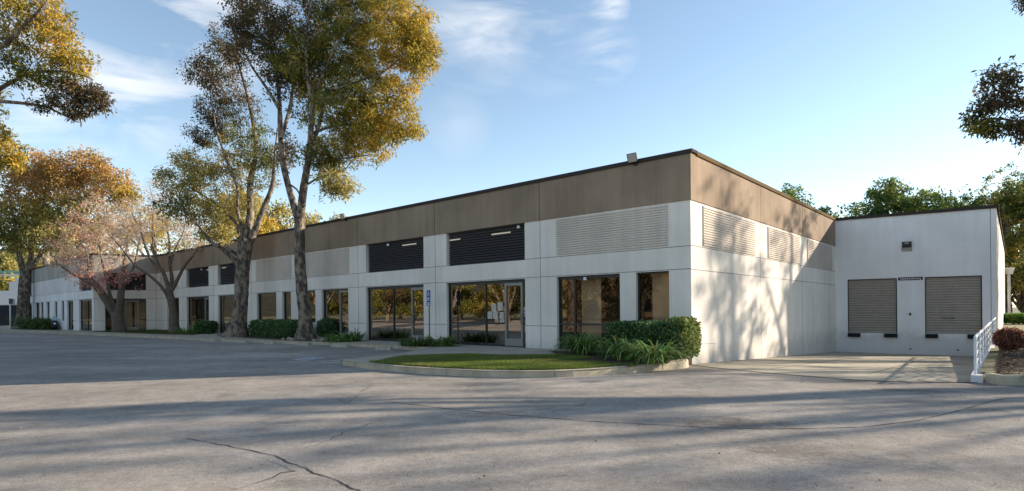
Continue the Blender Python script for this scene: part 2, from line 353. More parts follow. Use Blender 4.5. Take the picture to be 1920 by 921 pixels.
for a_, c_ in zip(sk[:-1], sk[1:]): b.add([(a_.x, a_.y, -.16), (c_.x, c_.y, -.16), (c_.x, c_.y, ZS), (a_.x, a_.y, ZS)], [(0, 1, 2, 3)])
tag(b.build('sidewalk_edge', KERB), kind='structure')
kerb_strip('parking_kerb', kerbl, seg=3, h=.154)

# soil, lawn, planting strips (sheets on the slab)
kin = []   # inner edge of the island kerb
ii = smoothline(isl, 1)
for i in range(len(ii)):
    d = (ii[min(i + 1, len(ii) - 1)] - ii[max(i - 1, 0)]).normalized(); kin.append(ii[i] + Vector((-d.y, d.x, 0)) * .165)
kin = [p for p in kin if p.x > -3.9]
lawn_top = pathpts([(1050, 667), (937, 668), (877, 665.5), (825, 667), (757, 669.5), (728, 674), (708, 679)], ZS)
bedr = [Vector(FA(4.55, .9, 0)), Vector(FA(4.2, .25, 0)), Vector(FA(.1, .05, 0)), Vector(FA(-.2, .5, 0))]
isl_poly = kin + [Vector((P0[0] - .5, P0[1] - .75, 0))] + bedr[::-1][1:] + lawn_top
b = MB(); b.add([(p.x, p.y, ZS + .006) for p in isl_poly], [tuple(range(len(isl_poly)))]); o = b.build('planting_soil', SOIL); tag(o, kind='structure')
bm = bmesh.new(); bm.from_mesh(o.data); bmesh.ops.triangulate(bm, faces=bm.faces[:]); 
for f in bm.faces:
    if f.normal.z < 0: f.normal_flip()
bm.to_mesh(o.data); bm.free()
lawn_poly = [p for p in kin if p.x < 3.4] + [gp(1185, 688, ZS), gp(1120, 681, ZS), gp(1045, 678, ZS), gp(1110, 672, ZS)] + lawn_top
def inpoly(x, y, poly):
    c = False; n = len(poly); j = n - 1
    for i in range(n):
        a, b_ = poly[i], poly[j]
        if (a[1] > y) != (b_[1] > y) and x < (b_[0] - a[0]) * (y - a[1]) / (b_[1] - a[1]) + a[0]: c = not c
        j = i
    return c
nrg = np.random.default_rng(5)
def colmesh(name, verts, faces_n, cols, m, parent=None):
    """verts (N*k,3) as N polygons of k verts, cols (N,3)"""
    k = faces_n; n = len(verts) // k; me = bpy.data.meshes.new(name)
    me.vertices.add(n * k); me.vertices.foreach_set('co', verts.astype(np.float32).ravel())
    me.loops.add(n * k); me.loops.foreach_set('vertex_index', np.arange(n * k, dtype=np.int32))
    me.polygons.add(n); me.polygons.foreach_set('loop_start', np.arange(0, n * k, k, dtype=np.int32)); me.polygons.foreach_set('loop_total', np.full(n, k, dtype=np.int32))
    ca = me.color_attributes.new('Col', 'FLOAT_COLOR', 'POINT'); c = np.ones((n * k, 4), np.float32); c[:, :3] = np.repeat(cols, k, 0); ca.data.foreach_set('color', c.ravel())
    me.materials.append(m); me.update(); me.validate(); o = bpy.data.objects.new(name, me); COL.objects.link(o)
    if parent: o.parent = parent; o.matrix_parent_inverse = Matrix.Translation(-parent.location)
    return o
def grass(name, poly, z, n, h, cols, bare=None):
    xs = [p[0] for p in poly]; ys = [p[1] for p in poly]; P = []
    while len(P) < n:
        x, y = nrg.uniform(min(xs), max(xs)), nrg.uniform(min(ys), max(ys))
        if inpoly(x, y, poly) and not (bare and bare(x, y)): P.append((x, y))
    P = np.array(P); a = nrg.uniform(0, 6.28, n); hh = h * nrg.uniform(.5, 1.3, n); wd = .006 + .004 * nrg.random(n)
    ln = nrg.uniform(-.5, .5, (n, 2)) * hh[:, None]
    v = np.zeros((n, 3, 3)); v[:, 0, :2] = P - np.c_[np.cos(a), np.sin(a)] * wd[:, None]; v[:, 1, :2] = P + np.c_[np.cos(a), np.sin(a)] * wd[:, None]; v[:, :2, 2] = z
    v[:, 2, :2] = P + ln; v[:, 2, 2] = z + hh
    c0, c1 = np.array(cols[0]), np.array(cols[1]); nn_ = .5 + .5 * np.sin(P[:, 0] * 2.1 + 3 * np.sin(P[:, 1] * 1.3)); t = np.clip(.6 * nrg.random(n) + .4 * nn_, 0, 1); cc = c0 + (c1 - c0) * t[:, None]
    br = (np.sin(P[:, 0] * 1.1 + 2 * np.sin(P[:, 1] * 2.3 + 1)) * np.sin(P[:, 1] * 3.1 + P[:, 0] * .7) > .45) & (nrg.random(n) < .55) | (nrg.random(n) < .06)
    cc[br] = np.array((.26, .21, .09)) * nrg.uniform(.6, 1.2, (int(br.sum()), 1))
    return tag(colmesh(name, v.reshape(-1, 3), 3, cc, BLADE), kind='stuff')
def flat(name, poly, z, m):
    b = MB(); b.add([(p[0], p[1], z) for p in poly], [tuple(range(len(poly)))]); o = b.build(name, m)
    bm = bmesh.new(); bm.from_mesh(o.data); bmesh.ops.triangulate(bm, faces=bm.faces[:])
    for f in bm.faces:
        if f.normal.z < 0: f.normal_flip()
    bm.to_mesh(o.data); bm.free(); return tag(o, kind='structure')
flat('lawn_base', lawn_poly, ZS + .012, GRASSB)
o = grass('lawn_grass', lawn_poly, ZS + .01, 90000, .055, ((.08, .13, .025), (.25, .31, .065))); tag(o, 'short green lawn inside the curved kerb in front of the entrance', 'grass')
lawn2 = [gp(x, y, ZS) for x, y in ((172, 622), (230, 624.2), (300, 627), (362, 628.3), (398, 624), (372, 617.5), (300, 616.5), (190, 618))]
flat('strip_lawn_base', lawn2, ZS + .012, GRASSB)
o = grass('strip_grass', lawn2, ZS + .01, 30000, .07, ((.05, .075, .018), (.14, .15, .045))); tag(o, 'thin grass strip under the two bare trees', 'grass')
bed2 = [gp(x, y, ZS) for x, y in ((405, 629.5), (470, 634.5), (560, 639.5), (640, 642), (676, 640), (672, 633), (560, 628), (440, 622))]
flat('tree_bed_soil', bed2, ZS + .012, SOIL)
bed3 = [gp(x, y, ZS) for x, y in ((748, 648), (790, 650.5), (850, 649.5), (846, 643.5), (760, 643))]
flat('sign_bed_soil', bed3, ZS + .012, SOIL)
flat('far_bed_soil', [gp(x, y, ZS) for x, y in ((20, 617.2), (112, 620), (112, 613.5), (28, 611))], ZS + .012, SOIL)

# sidewalk joints
b = MB()
for u in np.arange(1.5, 40, 1.52):
    a = Vector(FA(u, .06, 0)); c = Vector(FA(u, 9, 0))
    for k in range(60):
        p0 = a.lerp(c, k / 60); p1 = a.lerp(c, (k + 1) / 60); m_ = (p0 + p1) / 2
        if inpoly(m_.x, m_.y, outline) and not inpoly(m_.x, m_.y, isl_poly):
            e = Vector((dA[0], dA[1], 0)) * .008
            b.add([(p0 - e).to_tuple()[:2] + (ZS + .004,), (p0 + e).to_tuple()[:2] + (ZS + .004,), (p1 + e).to_tuple()[:2] + (ZS + .004,), (p1 - e).to_tuple()[:2] + (ZS + .004,)], [(0, 1, 2, 3)])
tag(b.build('sidewalk_joints', JOINT), kind='structure')

# cracks in the asphalt ------------------------------------------------------
rr = random.Random(3); b = MB()
def crack(px, wd, jit=.05, step=.06):
    wd *= .9; jit *= .62
    pts = [gp(x, y, 0) for x, y in px]; line = resample(pts, step); q = []
    off = 0
    for i, p in enumerate(line):
        off = off * .7 + rr.uniform(-jit, jit); d = (line[min(i + 1, len(line) - 1)] - line[max(0, i - 1)]).normalized(); q.append(p + Vector((-d.y, d.x, 0)) * off)
    for i in range(len(q) - 1):
        d = (q[i + 1] - q[i]).normalized(); nn = Vector((-d.y, d.x, 0)); w0 = wd * (.45 + .55 * abs(math.sin(i * .31 + px[0][0]))) * min(1, i / 12, (len(q) - i) / 12); w1 = wd * (.45 + .55 * abs(math.sin((i + 1) * .31 + px[0][0]))) * min(1, (i + 1) / 12, (len(q) - i - 1) / 12)
        t = (q[i].x - P0[0]) * dB[0] + (q[i].y - P0[1]) * dB[1]; s = (q[i].x - P0[0]) * nB[0] + (q[i].y - P0[1]) * nB[1]; z = zg(t, s) + .005
        b.add([(v.x, v.y, z) for v in (q[i] - nn * w0, q[i + 1] - nn * w1, q[i + 1] + nn * w1, q[i] + nn * w0)], [(0, 1, 2, 3)])
crack([(700, 750), (850, 768), (960, 779), (1100, 790), (1250, 798), (1380, 804), (1510, 804.5), (1620, 801), (1720, 789), (1800, 770), (1860, 752), (1910, 741)], .013, .012)
crack([(1010, 781), (1050, 769), (1090, 762), (1100, 754), (1112, 742)], .006)
crack([(300, 815), (350, 822), (430, 836), (480, 848), (518, 856), (560, 876), (620, 900), (690, 925), (760, 950)], .010, .03)
crack([(518, 856), (560, 845), (610, 830), (640, 812), (690, 796), (740, 782)], .007, .05)
crack([(500, 860), (515, 870), (545, 880), (558, 884), (530, 888), (500, 900), (465, 910), (440, 918), (400, 914)], .009, .04)
crack([(465, 910), (480, 922), (520, 918)], .005, .04)
crack([(400, 806), (470, 796), (520, 785), (560, 776)], .006, .05)
crack([(620, 742), (650, 757), (700, 720), (660, 712)], .005, .04)
crack([(1500, 722), (1505, 712), (1502, 704)], .005, .03)
crack([(1470, 862), (1530, 856), (1580, 862)], .004, .06)
crack([(1860, 742), (1925, 744)], .012, .02)
tag(b.build('asphalt_cracks', TAR), kind='structure')
# painted marks
b = MB()
def stripe(a, c, wd=.1, z=.004):
    a = gp(*a); c = gp(*c); d = (c - a).normalized(); nn = Vector((-d.y, d.x, 0)) * wd / 2
    b.add([(v.x, v.y, z) for v in (a - nn, c - nn, c + nn, a + nn)], [(0, 1, 2, 3)])
stripe((440, 664.8), (492, 660.2), .07); stripe((310, 655.8), (346, 654.2), .06); stripe((548, 663), (572, 668), .05)
stripe((604, 677.8), (640, 675.3), .12); stripe((600, 680.2), (640, 680.2), .12); pass
stripe((180, 650.5), (215, 649), .06)
tag(b.build('parking_lines', PAINT), kind='structure')
# accessible-parking symbol on the ground
A_, B_, C_, D_ = gp(547, 674), gp(572, 677), gp(612, 671.2), gp(585, 669)
def q4(u, v): 
    a = A_.lerp(B_, v); d = D_.lerp(C_, v); return a.lerp(d, u)
b = MB()
b.add([(q4(u, v).x, q4(u, v).y, .004) for u, v in ((0, 0), (1, 0), (1, 1), (0, 1))], [(0, 1, 2, 3)], 1)
for (u0, u1, v0, v1) in ((0, 1, 0, .1), (0, 1, .9, 1), (0, .1, .1, .9), (.9, 1, .1, .9), (.45, .55, .3, .62), (.55, .75, .55, .65), (.3, .45, .22, .32), (.25, .33, .32, .6), (.33, .6, .62, .72), (.72, .80, .3, .5)):
    b.add([(q4(u, v).x, q4(u, v).y, .008) for u, v in ((u0, v0), (u1, v0), (u1, v1), (u0, v1))], [(0, 1, 2, 3)], 0)
tag(b.build('accessible_bay_marking', [PAINT, mat('faded_blue', (.36, .37, .40), .85, vary=.4, vscale=8)]), kind='structure')

# ================================================================== the building
BLD = empty('office_building', (P0[0], P0[1], 0), 'long low white concrete office building with a tan fascia band and a dock wing', 'building')
TH = .30
def wall(name, fr, u0, u1, z0, z1, holes, joints_v=(), joints_h=(), m=WHITE, w=0., th=TH, parent=BLD, jm=JOINT):
    """wall sheet with openings, reveals and back; joints are thin sealant lines in the same mesh"""
    us = sorted({u0, u1, *[h[0] for h in holes], *[h[1] for h in holes]}); zs = sorted({z0, z1, *[h[2] for h in holes], *[h[3] for h in holes]})
    us = [u for u in us if u0 <= u <= u1]; zs = [z for z in zs if z0 <= z <= z1]
    def hole(u, z): return any(h[0] < u < h[1] and h[2] < z < h[3] for h in holes)
    b = MB(); nu, nz = len(us) - 1, len(zs) - 1
    sol = [[not hole((us[i] + us[i + 1]) / 2, (zs[j] + zs[j + 1]) / 2) for j in range(nz)] for i in range(nu)]
    for i in range(nu):
        for j in range(nz):
            if not sol[i][j]: continue
            a, c, e, g = us[i], us[i + 1], zs[j], zs[j + 1]
            b.add([fr(a, w, e), fr(c, w, e), fr(c, w, g), fr(a, w, g)], [(0, 1, 2, 3)])
            b.add([fr(a, w - th, e), fr(c, w - th, e), fr(c, w - th, g), fr(a, w - th, g)], [(3, 2, 1, 0)])
            if i == 0 or not sol[i - 1][j]: b.add([fr(a, w, e), fr(a, w - th, e), fr(a, w - th, g), fr(a, w, g)], [(0, 1, 2, 3)])
            if i == nu - 1 or not sol[i + 1][j]: b.add([fr(c, w, e), fr(c, w - th, e), fr(c, w - th, g), fr(c, w, g)], [(3, 2, 1, 0)])
            if j == 0 or not sol[i][j - 1]: b.add([fr(a, w, e), fr(c, w, e), fr(c, w - th, e), fr(a, w - th, e)], [(0, 1, 2, 3)])
            if j == nz - 1 or not sol[i][j + 1]: b.add([fr(a, w, g), fr(c, w, g), fr(c, w - th, g), fr(a, w - th, g)], [(3, 2, 1, 0)])
    def segs(a, c, test):
        n = max(1, int((c - a) / .05)); out = []; st = None
        for k in range(n + 1):
            p = a + (c - a) * k / n
            if test(p): st = p if st is None else st
            elif st is not None: out.append((st, p)); st = None
        if st is not None: out.append((st, c))
        return out
    for u, e, g in joints_v:
        for a, c in segs(e, g, lambda z: not hole(u, z)): b.box(fr, u - .011, u + .011, w + .0005, w + .0025, a, c, 1)
    for z, e, g in joints_h:
        for a, c in segs(e, g, lambda u: not hole(u, z + .001) and not hole(u, z - .001)): b.box(fr, a, c, w + .0005, w + .003, z - .010, z + .010, 1)
    return b.build(name, [m, jm], parent)

A_low = [(2.37, 4.87, 0, ZB), (.69, 1.80, 1.0, ZB), (6.29, 10.5, 0, ZB), (11.94, 16.13, 0, ZB), (17.63, 20.08, 0, ZB), (20.69, 21.9, .95, ZB),
         (23.27, 24.26, .95, ZB), (24.95, 27.37, .95, ZB), (28.9, 32.97, 0, ZB), (34.49, 38.46, 0, ZB), (39.97, 42.44, 0, ZB)]
A_up = [(6.29, 10.48, ZU, ZF), (11.92, 16.12, ZU, ZF), (28.9, 32.97, ZU, ZF), (34.49, 38.46, ZU, ZF)]
JV = [5.58, 11.17, 16.77, 22.4, 28.08, 33.7, 39.2]
piers = [(-.001, .69), (1.8, 2.37), (4.87, 6.29), (10.5, 11.94), (16.13, 17.63), (27.37, 28.9), (32.97, 34.49), (38.46, 39.97), (42.44, 44.85)]
wall('wall', FA, 0, 44.85, -.4, ZF, A_low + A_up, [(u, 0, ZF) for u in JV], [(ZU + .02, 0, 44.85), (ZB + .03, 0, 44.85)] + [(.95, a, c) for a, c in piers if c - a > 1])
wall('fascia', FA, -.03, 44.82, ZF, 6.07, [], [(u, ZF, 6.07) for u in JV], m=TAN, w=.03, th=.33, jm=COPING)
K_h = [(.69, 3.37, 0, ZB), (.69, 3.3, ZU, ZF)]
wall('wall', FK, 0, 4.1025, -.4, ZF, K_h, [(.02, 0, ZF)], [(ZU + .02, 0, 4.1), (ZB + .03, 0, 4.1), (.95, 0, .69), (.95, 3.37, 4.1)])
SUNF = wall_mat('sunlit_fascia', (.46, .43, .385), .28, .12)  # paler than the tan band: sunlight at the far end put into the colour
wall('fascia', FK, .02, 4.08, ZF, 6.07, [], m=SUNF, w=.03, th=.33, jm=COPING)
L_h = [(.45, 4.26, 0, ZB), (6.15, 8.26, 0, ZB), (9.29, 10.26, .9, ZB), (11.87, 12.91, .9, ZB), (14.97, 16.21, .9, ZB), (17.6, 18.8, .9, ZB), (19.29, 21.3, .9, ZB), (23.0, 27., 0, ZB),
       (.45, 4.1, ZU, ZF), (23.0, 27., ZU, ZF)]
wall('wall', FL, 0, 28.4, -.4, ZF, L_h, [(u, 0, ZF) for u in (5.6, 11.2, 16.8, 22.4)], [(ZU + .02, 0, 28.4), (ZB + .03, 0, 28.4), (.93, 0, .45), (.93, 4.26, 6.15)], m=WHITE_B)
wall('fascia', FL, -.02, 28.4, ZF, 6.07, [], [(u, ZF, 6.07) for u in (5.6, 11.2, 16.8, 22.4)], m=SUNF, w=.03, th=.33, jm=COPING)
wall('wall', FB, .3, 17.938, -1.6, ZF, [], [(6.1, -.6, ZF), (11.68, -1, ZF)], [(ZU + .03, 0, 17.93), (ZB + .01, 0, 17.93)])
wall('fascia', FB, .3, 17.9, ZF, 6.07, [], [(6.1, ZF, 6.07), (11.68, ZF, 6.07)], m=TAN, w=.03, th=.33, jm=COPING)
C_h = [(.56, 2.70, .165, 2.925), (3.83, 6.02, .165, 2.93)]
wall('dock_wall', FC, 0, 6.557, -1.6, 6.07, C_h, [(6.34, -.6, 6.05)], m=WHITE_B)
wall('wall', FQ, 0, 30, -.6, 6.07, [], [(u, .1, 6.05) for u in (6, 12, 18, 24)])
# far sides and back, closing the block
e1 = FL(28.4, 0, 0)[:2]; e2 = (e1[0] + dB[0] * 45, e1[1] + dB[1] * 45); e3 = FQ(30, 0, 0)[:2]
def seg_frame(a, c): d = Vector((c[0] - a[0], c[1] - a[1])); l = d.length; d /= l; return Frame(a, (d.x, d.y), (-d.y, d.x)), l
for a, c in ((e1, e2), (e2, e3)):
    f, l = seg_frame(a, c); f.n = (-f.n[0], -f.n[1]) if False else f.n
    wall('wall', f, 0, l, -.4, 6.07, [])
# roof behind the parapets
rp = [FA(0, -.31, 0), FB(17.9, -.31, 0), FC(6.4, -.31, 0), FQ(29.7, -.31, 0), (*e2, 0), FL(28.3, -.31, 0), FL(0.2, -.31, 0), FK(.1, -.31, 0)]
b = MB(); b.add([(p[0], p[1], 5.55) for p in rp], [tuple(range(len(rp)))]); o = b.build('roof', COPEGREY, BLD)
bm = bmesh.new(); bm.from_mesh(o.data); bmesh.ops.triangulate(bm, faces=bm.faces[:]); bm.to_mesh(o.data); bm.free()
# metal copings
for nm, f, a, c, m in (('coping', FA, -.09, 44.8, COPING), ('coping', FK, .05, 4.0, COPING), ('coping', FL, -.05, 28.4, COPING), ('coping', FQ, .02, 30, COPING)):
    b = MB(); b.box(f, a, c, -.34, .075, 6.0725, 6.16); b.box(f, a, c, .045, .073, 6.035, 6.0715); b.build(nm, m, BLD)
b = MB(); b.box(FB, .345, 17.84, -.34, .075, 6.0725, 6.16); b.box(FB, .345, 17.84, .045, .073, 6.035, 6.0715); b.build('coping', mat('brown_coping', (.15, .10, .05), .95, spec=.05), BLD)
b = MB(); b.box(FC, .08, 6.62, -.34, .075, 6.0725, 6.175); b.box(FC, .08, 6.62, .045, .073, 6.03, 6.0715); b.build('coping', COPING, BLD)

# ribbed panels
def ribbed(fr, u0, u1, z0, z1, n=16, m=RIBW):
    b = MB(); h = (z1 - z0) / n; prof = []
    for k in range(n):
        z = z0 + k * h; prof += [(.004, z), (.004, z + h * .22), (.038, z + h * .34), (.038, z + h * .94), (.004, z + h)]
    for k in range(len(prof) - 1):
        (w0, a), (w1, c) = prof[k], prof[k + 1]; b.add([fr(u0, w0, a), fr(u1, w0, a), fr(u1, w1, c), fr(u0, w1, c)], [(0, 1, 2, 3)])
    for u in (u0, u1):
        for k in range(n):
            z = z0 + k * h; b.add([fr(u, .004, z + h * .22), fr(u, .038, z + h * .34), fr(u, .038, z + h * .94), fr(u, .004, z + h)], [(0, 1, 2, 3)])
    return b.build('ribbed_panel', m, BLD)
for u0, u1 in ((.71, 4.85), (17.54, 21.8), (23.17, 27.4)): ribbed(FA, u0, u1, 3.40, 4.64)
for u0, u1 in ((.86, 5.50), (6.95, 11.25), (12.5, 17.25)): ribbed(FB, u0, u1, 3.40, 4.62)
ribbed(FL, 5.4, 21.9, 3.42, 4.64, 20, WHITE_B)
ribbed(FA, 40.1, 43.9, 3.40, 4.64)

# glazing ---------------------------------------------------------------------
def bar(b, f, a, c, w0, w1, e, g): b.box(f, a, c, w0, w1, e, g)
def glazing(fr, u0, u1, z0, z1, mull=(), door=None, mid=1.02, w=-.17, head=.12, blinds=True, parent=BLD, dside=1):
    """storefront: parts window > pane, mid_rail ; the door is a part with its own handle"""
    t = .045; b = MB(); f = fr
    bar(b, f, u0, u1, w - .06, w + .06, z1 - head, z1); bar(b, f, u0, u1, w - .06, w + .05, z0, z0 + .09)
    bar(b, f, u0, u0 + t, w - .05, w + .05, z0 + .09, z1 - head); bar(b, f, u1 - t, u1, w - .05, w + .05, z0 + .09, z1 - head)
    for m_ in mull: bar(b, f, m_ - t / 2, m_ + t / 2, w - .045, w + .045, z0 + .09, z1 - head)
    spans = []
    if door:
        d0, d1 = door
        if d0 - u0 > .1: spans.append((u0, d0))
        if u1 - d1 > .1: spans.append((d1, u1))
    else: spans = [(u0, u1)]
    if mid and mid > z0 + .2:
        for a, c in spans: bar(b, f, a + t, c - t, w - .04, w + .046, mid - .03, mid + .03)
    win = b.build('window', FRAME, parent)
    b = MB()
    for a, c in spans: b.add([f(a, w, z0), f(c, w, z0), f(c, w, z1 - .05), f(a, w, z1 - .05)], [(0, 1, 2, 3)])
    b.build('pane', GLASS, win)
    if blinds:
        b = MB(); u = u0 + .06
        rr2 = random.Random(int(u0 * 100))
        while u < u1 - .25:
            wd = rr2.uniform(.5, .85)
            if rr2.random() < .86: b.box(f, u, min(u + wd, u1), w - .34, w - .32, z0, z1)
            u += wd + rr2.uniform(.12, .24)
        if b.v: b.build('blind', BLIND, win)
    if door:
        d0, d1 = door; b = MB(); st = .085
        zt = z1 - head - .0
        bar(b, f, d0, d0 + st, w - .03, w + .055, z0 + .03, zt); bar(b, f, d1 - st, d1, w - .03, w + .055, z0 + .03, zt)
        bar(b, f, d0 + st, d1 - st, w - .03, w + .053, z0 + .03, z0 + .30); bar(b, f, d0 + st, d1 - st, w - .03, w + .053, zt - .10, zt)
        dr = b.build('door', ALU, parent)
        b = MB(); b.add([f(d0 + st, w, z0 + .3), f(d1 - st, w, z0 + .3), f(d1 - st, w, zt - .1), f(d0 + st, w, zt - .1)], [(0, 1, 2, 3)]); b.build('pane', GLASS, dr)
        b = MB(); hu = d0 + st / 2 if dside > 0 else d1 - st / 2
        b.bar(f(hu, w + .11, z0 + .85), f(hu, w + .11, z0 + 1.2), .016); b.bar(f(hu, w + .05, z0 + .88), f(hu, w + .11, z0 + .88), .012); b.bar(f(hu, w + .05, z0 + 1.17), f(hu, w + .11, z0 + 1.17), .012)
        b.build('handle', MATS['galvanised_post'], dr)
    return win
glazing(FA, .69, 1.80, 1.0, ZB, mid=None, head=.05)
glazing(FA, 2.37, 4.87, ZS, ZB, mull=(4.2,), head=.10)
glazing(FA, 6.29, 10.5, ZS, ZB, mull=(8.4,), door=(6.52, 7.40), dside=1)
glazing(FA, 11.94, 16.13, ZS, ZB, mull=(14.2,), door=(12.02, 12.92), dside=-1)
glazing(FA, 17.63, 20.08, ZS, ZB, head=.07, door=(17.7, 18.6))
glazing(FA, 20.69, 21.9, .95, ZB, mid=None, head=.05, blinds=False); glazing(FA, 23.27, 24.26, .95, ZB, mid=None, head=.05)
glazing(FA, 24.95, 27.37, .95, ZB, mid=None, head=.06, blinds=False)
glazing(FA, 28.9, 32.97, ZS, ZB, mull=(30.8,), door=(29.1, 30.1)); glazing(FA, 34.49, 38.46, ZS, ZB, mull=(36.4,), door=(34.6, 35.5)); glazing(FA, 39.97, 42.44, ZS, ZB)
glazing(FK, .69, 3.37, ZS, ZB, door=(1.2, 2.1))
glazing(FL, .45, 4.26, ZS, ZB, mull=(2.2,)); glazing(FL, 6.15, 8.26, ZS, ZB)
for h in L_h[2:7]: glazing(FL, h[0], h[1], .9, ZB, mid=None, head=.05)
glazing(FL, 23.0, 27., ZS, ZB)
# upper openings: dark slatted screens set back, with strip lamps under the lintel
def screen(fr, u0, u1, lamps=()):
    b = MB(); z = ZU; h = .10; w = -.16
    b.add([fr(u0, w - .06, ZU), fr(u1, w - .06, ZU), fr(u1, w - .06, ZF), fr(u0, w - .06, ZF)], [(0, 1, 2, 3)])
    b.m = [1] * len(b.m)
    while z < ZF - .02:
        b.add([fr(u0, w - .02, z), fr(u1, w - .02, z), fr(u1, w + .03, z + h * .66), fr(u0, w + .03, z + h * .66)], [(0, 1, 2, 3)])
        b.add([fr(u0, w + .03, z + h * .66), fr(u1, w + .03, z + h * .66), fr(u1, w - .05, z + h * .70), fr(u0, w - .05, z + h * .70)], [(0, 1, 2, 3)], 1); z += h  # gap shade put into the colour of this face
    s = b.build('slatted_screen', [SLAT, DARK], BLD)
    for a, c, zz in lamps:
        b = MB(); b.box(fr, a, c, w + .06, w + .09, zz, zz + .045); b.build('strip_lamp', TUBEL, BLD)
    return s
screen(FA, 6.29, 10.48, [(7.05, 8.0, 4.40), (9.75, 10.35, 4.38)]); screen(FA, 11.92, 16.12, [(12.5, 13.45, 4.42)]); screen(FA, 28.9, 32.97, [(31.9, 32.5, 4.45)])
screen(FA, 34.49, 38.46, [(34.6, 35.0, 4.45)]); screen(FK, .69, 3.3); screen(FL, .45, 4.1); screen(FL, 23., 27.)
# little round lamps beneath the lintels
for fr, u, z in ((FA, 6.62, 4.52), (FA, 14.45, 4.5), (FA, 35.8, 4.5), (FA, 3.72, 2.50)):
    b = MB(); b.bar(fr(u, -.05, z + .10), fr(u, -.05, z), .05, 10, .07); o = b.build('downlight', mat('lamp_white', (.75, .73, .70), .4) if 'lamp_white' not in MATS else MATS['lamp_white'], BLD)
# near-black sheets painting in the unlit rooms behind everything that opens
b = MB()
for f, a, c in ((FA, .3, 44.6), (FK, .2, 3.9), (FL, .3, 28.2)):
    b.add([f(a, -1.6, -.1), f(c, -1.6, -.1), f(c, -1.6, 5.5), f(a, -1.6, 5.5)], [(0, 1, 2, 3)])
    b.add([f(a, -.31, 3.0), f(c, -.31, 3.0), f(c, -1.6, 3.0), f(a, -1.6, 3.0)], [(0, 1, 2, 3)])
b.build('interior_shade_sheet', DARK, BLD)
# dock doors, bumpers
def roller(u0, u1, z0, z1, n=22):
    b = MB(); h = (z1 - z0) / n; w = -.13
    for k in range(n):
        z = z0 + k * h; pr = [(w - .015, z), (w + .0, z + h * .10), (w + .022, z + h * .30), (w + .028, z + h * .55), (w + .020, z + h * .82), (w - .015, z + h * .97), (w - .015, z + h)]
        for (w0, a), (w1, c) in zip(pr[:-1], pr[1:]): b.add([FC(u0, w0, a), FC(u1, w0, a), FC(u1, w1, c), FC(u0, w1, c)], [(0, 1, 2, 3)])
    d = b.build('roller_door', DOORM, BLD)
    b = MB(); b.box(FC, u0, u0 + .045, w + .03, w + .07, z0, z1); b.box(FC, u1 - .045, u1, w + .03, w + .07, z0, z1); b.box(FC, u0 + .045, u1 - .045, w - .0, w + .07, z1 - .05, z1); b.build('door_frame', FRAME, d)
    return d
d1 = roller(.56, 2.70, .165, 2.925); d2 = roller(3.83, 6.02, .165, 2.93)
b = MB(); b.box(FC, 4.55, 4.98, -.098, -.085, .90, .95); b.build('name_plate', SIGNB, d2)
b = MB(); b.box(FC, 4.62, 4.9, -.0845, -.083, .916, .934); b.build('plate_print', COPEGREY, d2)
b = MB(); b.box(FC, 5.86, 5.96, -.098, -.085, .36, .41); b.build('reflector', ORANGE, d2)
for u0, u1 in ((.56, 1.12), (2.14, 2.70), (3.83, 4.33), (5.46, 6.02)):
    b = MB(); b.box(FC, u0, u1, .002, .14, -.045, .15); 
    b.box(FC, u0 + .02, u1 - .02, .14, .16, .0, .10); b.build('dock_bumper', RUBBER, BLD)
for u in (3.23, 5.1):
    b = MB(); b.bar(FC(u, .0, -.6), FC(u, .02, -.6), .04, 10); b.build('drain_hole', RUBBER, BLD)
b = MB(); b.box(FC, 3.19, 3.27, .002, .05, 1.05, 1.18); b.build('push_button', SIGNB, BLD)
b = MB(); b.box(FC, 6.12, 6.2, .002, .03, .55, .60); b.build('reflector', ORANGE, BLD)
# downpipe with its rain head
b = MB(); f = FQ; u = 29.2
b.bar(f(u, .28, 4.1), f(u, .28, .8), .10, 10); b.bar(f(u, .28, .8), f(u, .62, .2), .10, 10)
dp = b.build('downpipe', PIPE, BLD)
b = MB(); b.hexa([f(u - .2, .08, 4.1), f(u + .2, .08, 4.1), f(u + .2, .5, 4.1), f(u - .2, .5, 4.1), f(u - .3, .03, 4.65), f(u + .3, .03, 4.65), f(u + .3, .68, 4.65), f(u - .3, .68, 4.65)]); b.build('rain_head', PIPE, dp)

# floodlights (things of their own)
def flood(fr, u, w, z, label, tilt=.5):
    base = fr(u, w, z); e = empty('floodlight', base, label, 'floodlight', 'floodlights on the building')
    b = MB(); b.box(fr, u - .05, u + .05, .035, .09, z - .14, z - .02); b.bar(fr(u - .13, .12, z - .07), fr(u + .13, .12, z - .07), .022); b.bar(fr(u - .13, .12, z - .07), fr(u - .13, .22, z + .03), .02); b.bar(fr(u + .13, .12, z - .07), fr(u + .13, .22, z + .03), .02)
    b.build('bracket', LAMPM, e)
    c, s = math.cos(tilt), math.sin(tilt)
    def g(a, p, q): return fr(u + a * .75, w + .16 + (p * c - q * s) * .75, z + .07 + (p * s + q * c) * .75)
    b = MB(); b.hexa([g(-.18, -.05, -.16), g(.18, -.05, -.16), g(.22, .07, -.19), g(-.22, .07, -.19), g(-.18, -.05, .16), g(.18, -.05, .16), g(.22, .07, .19), g(-.22, .07, .19)]); b.build('housing', LAMPM, e)
    b = MB(); b.add([g(-.19, .073, -.16), g(.19, .073, -.16), g(.19, .073, .16), g(-.19, .073, .16)], [(0, 1, 2, 3)]); b.build('lens', LENS, e)
flood(FA, 1.75, .05, 6.12, 'dark floodlight on the parapet next to the near building corner', -.35)
flood(FA, 17.7, .05, 6.12, 'dark floodlight on the parapet just right of the tallest tree', -.35)
e = empty('wall_lamp', FC(3.12, 0, 4.55), 'black box lamp high on the blank white dock wall above the sign', 'lamp')
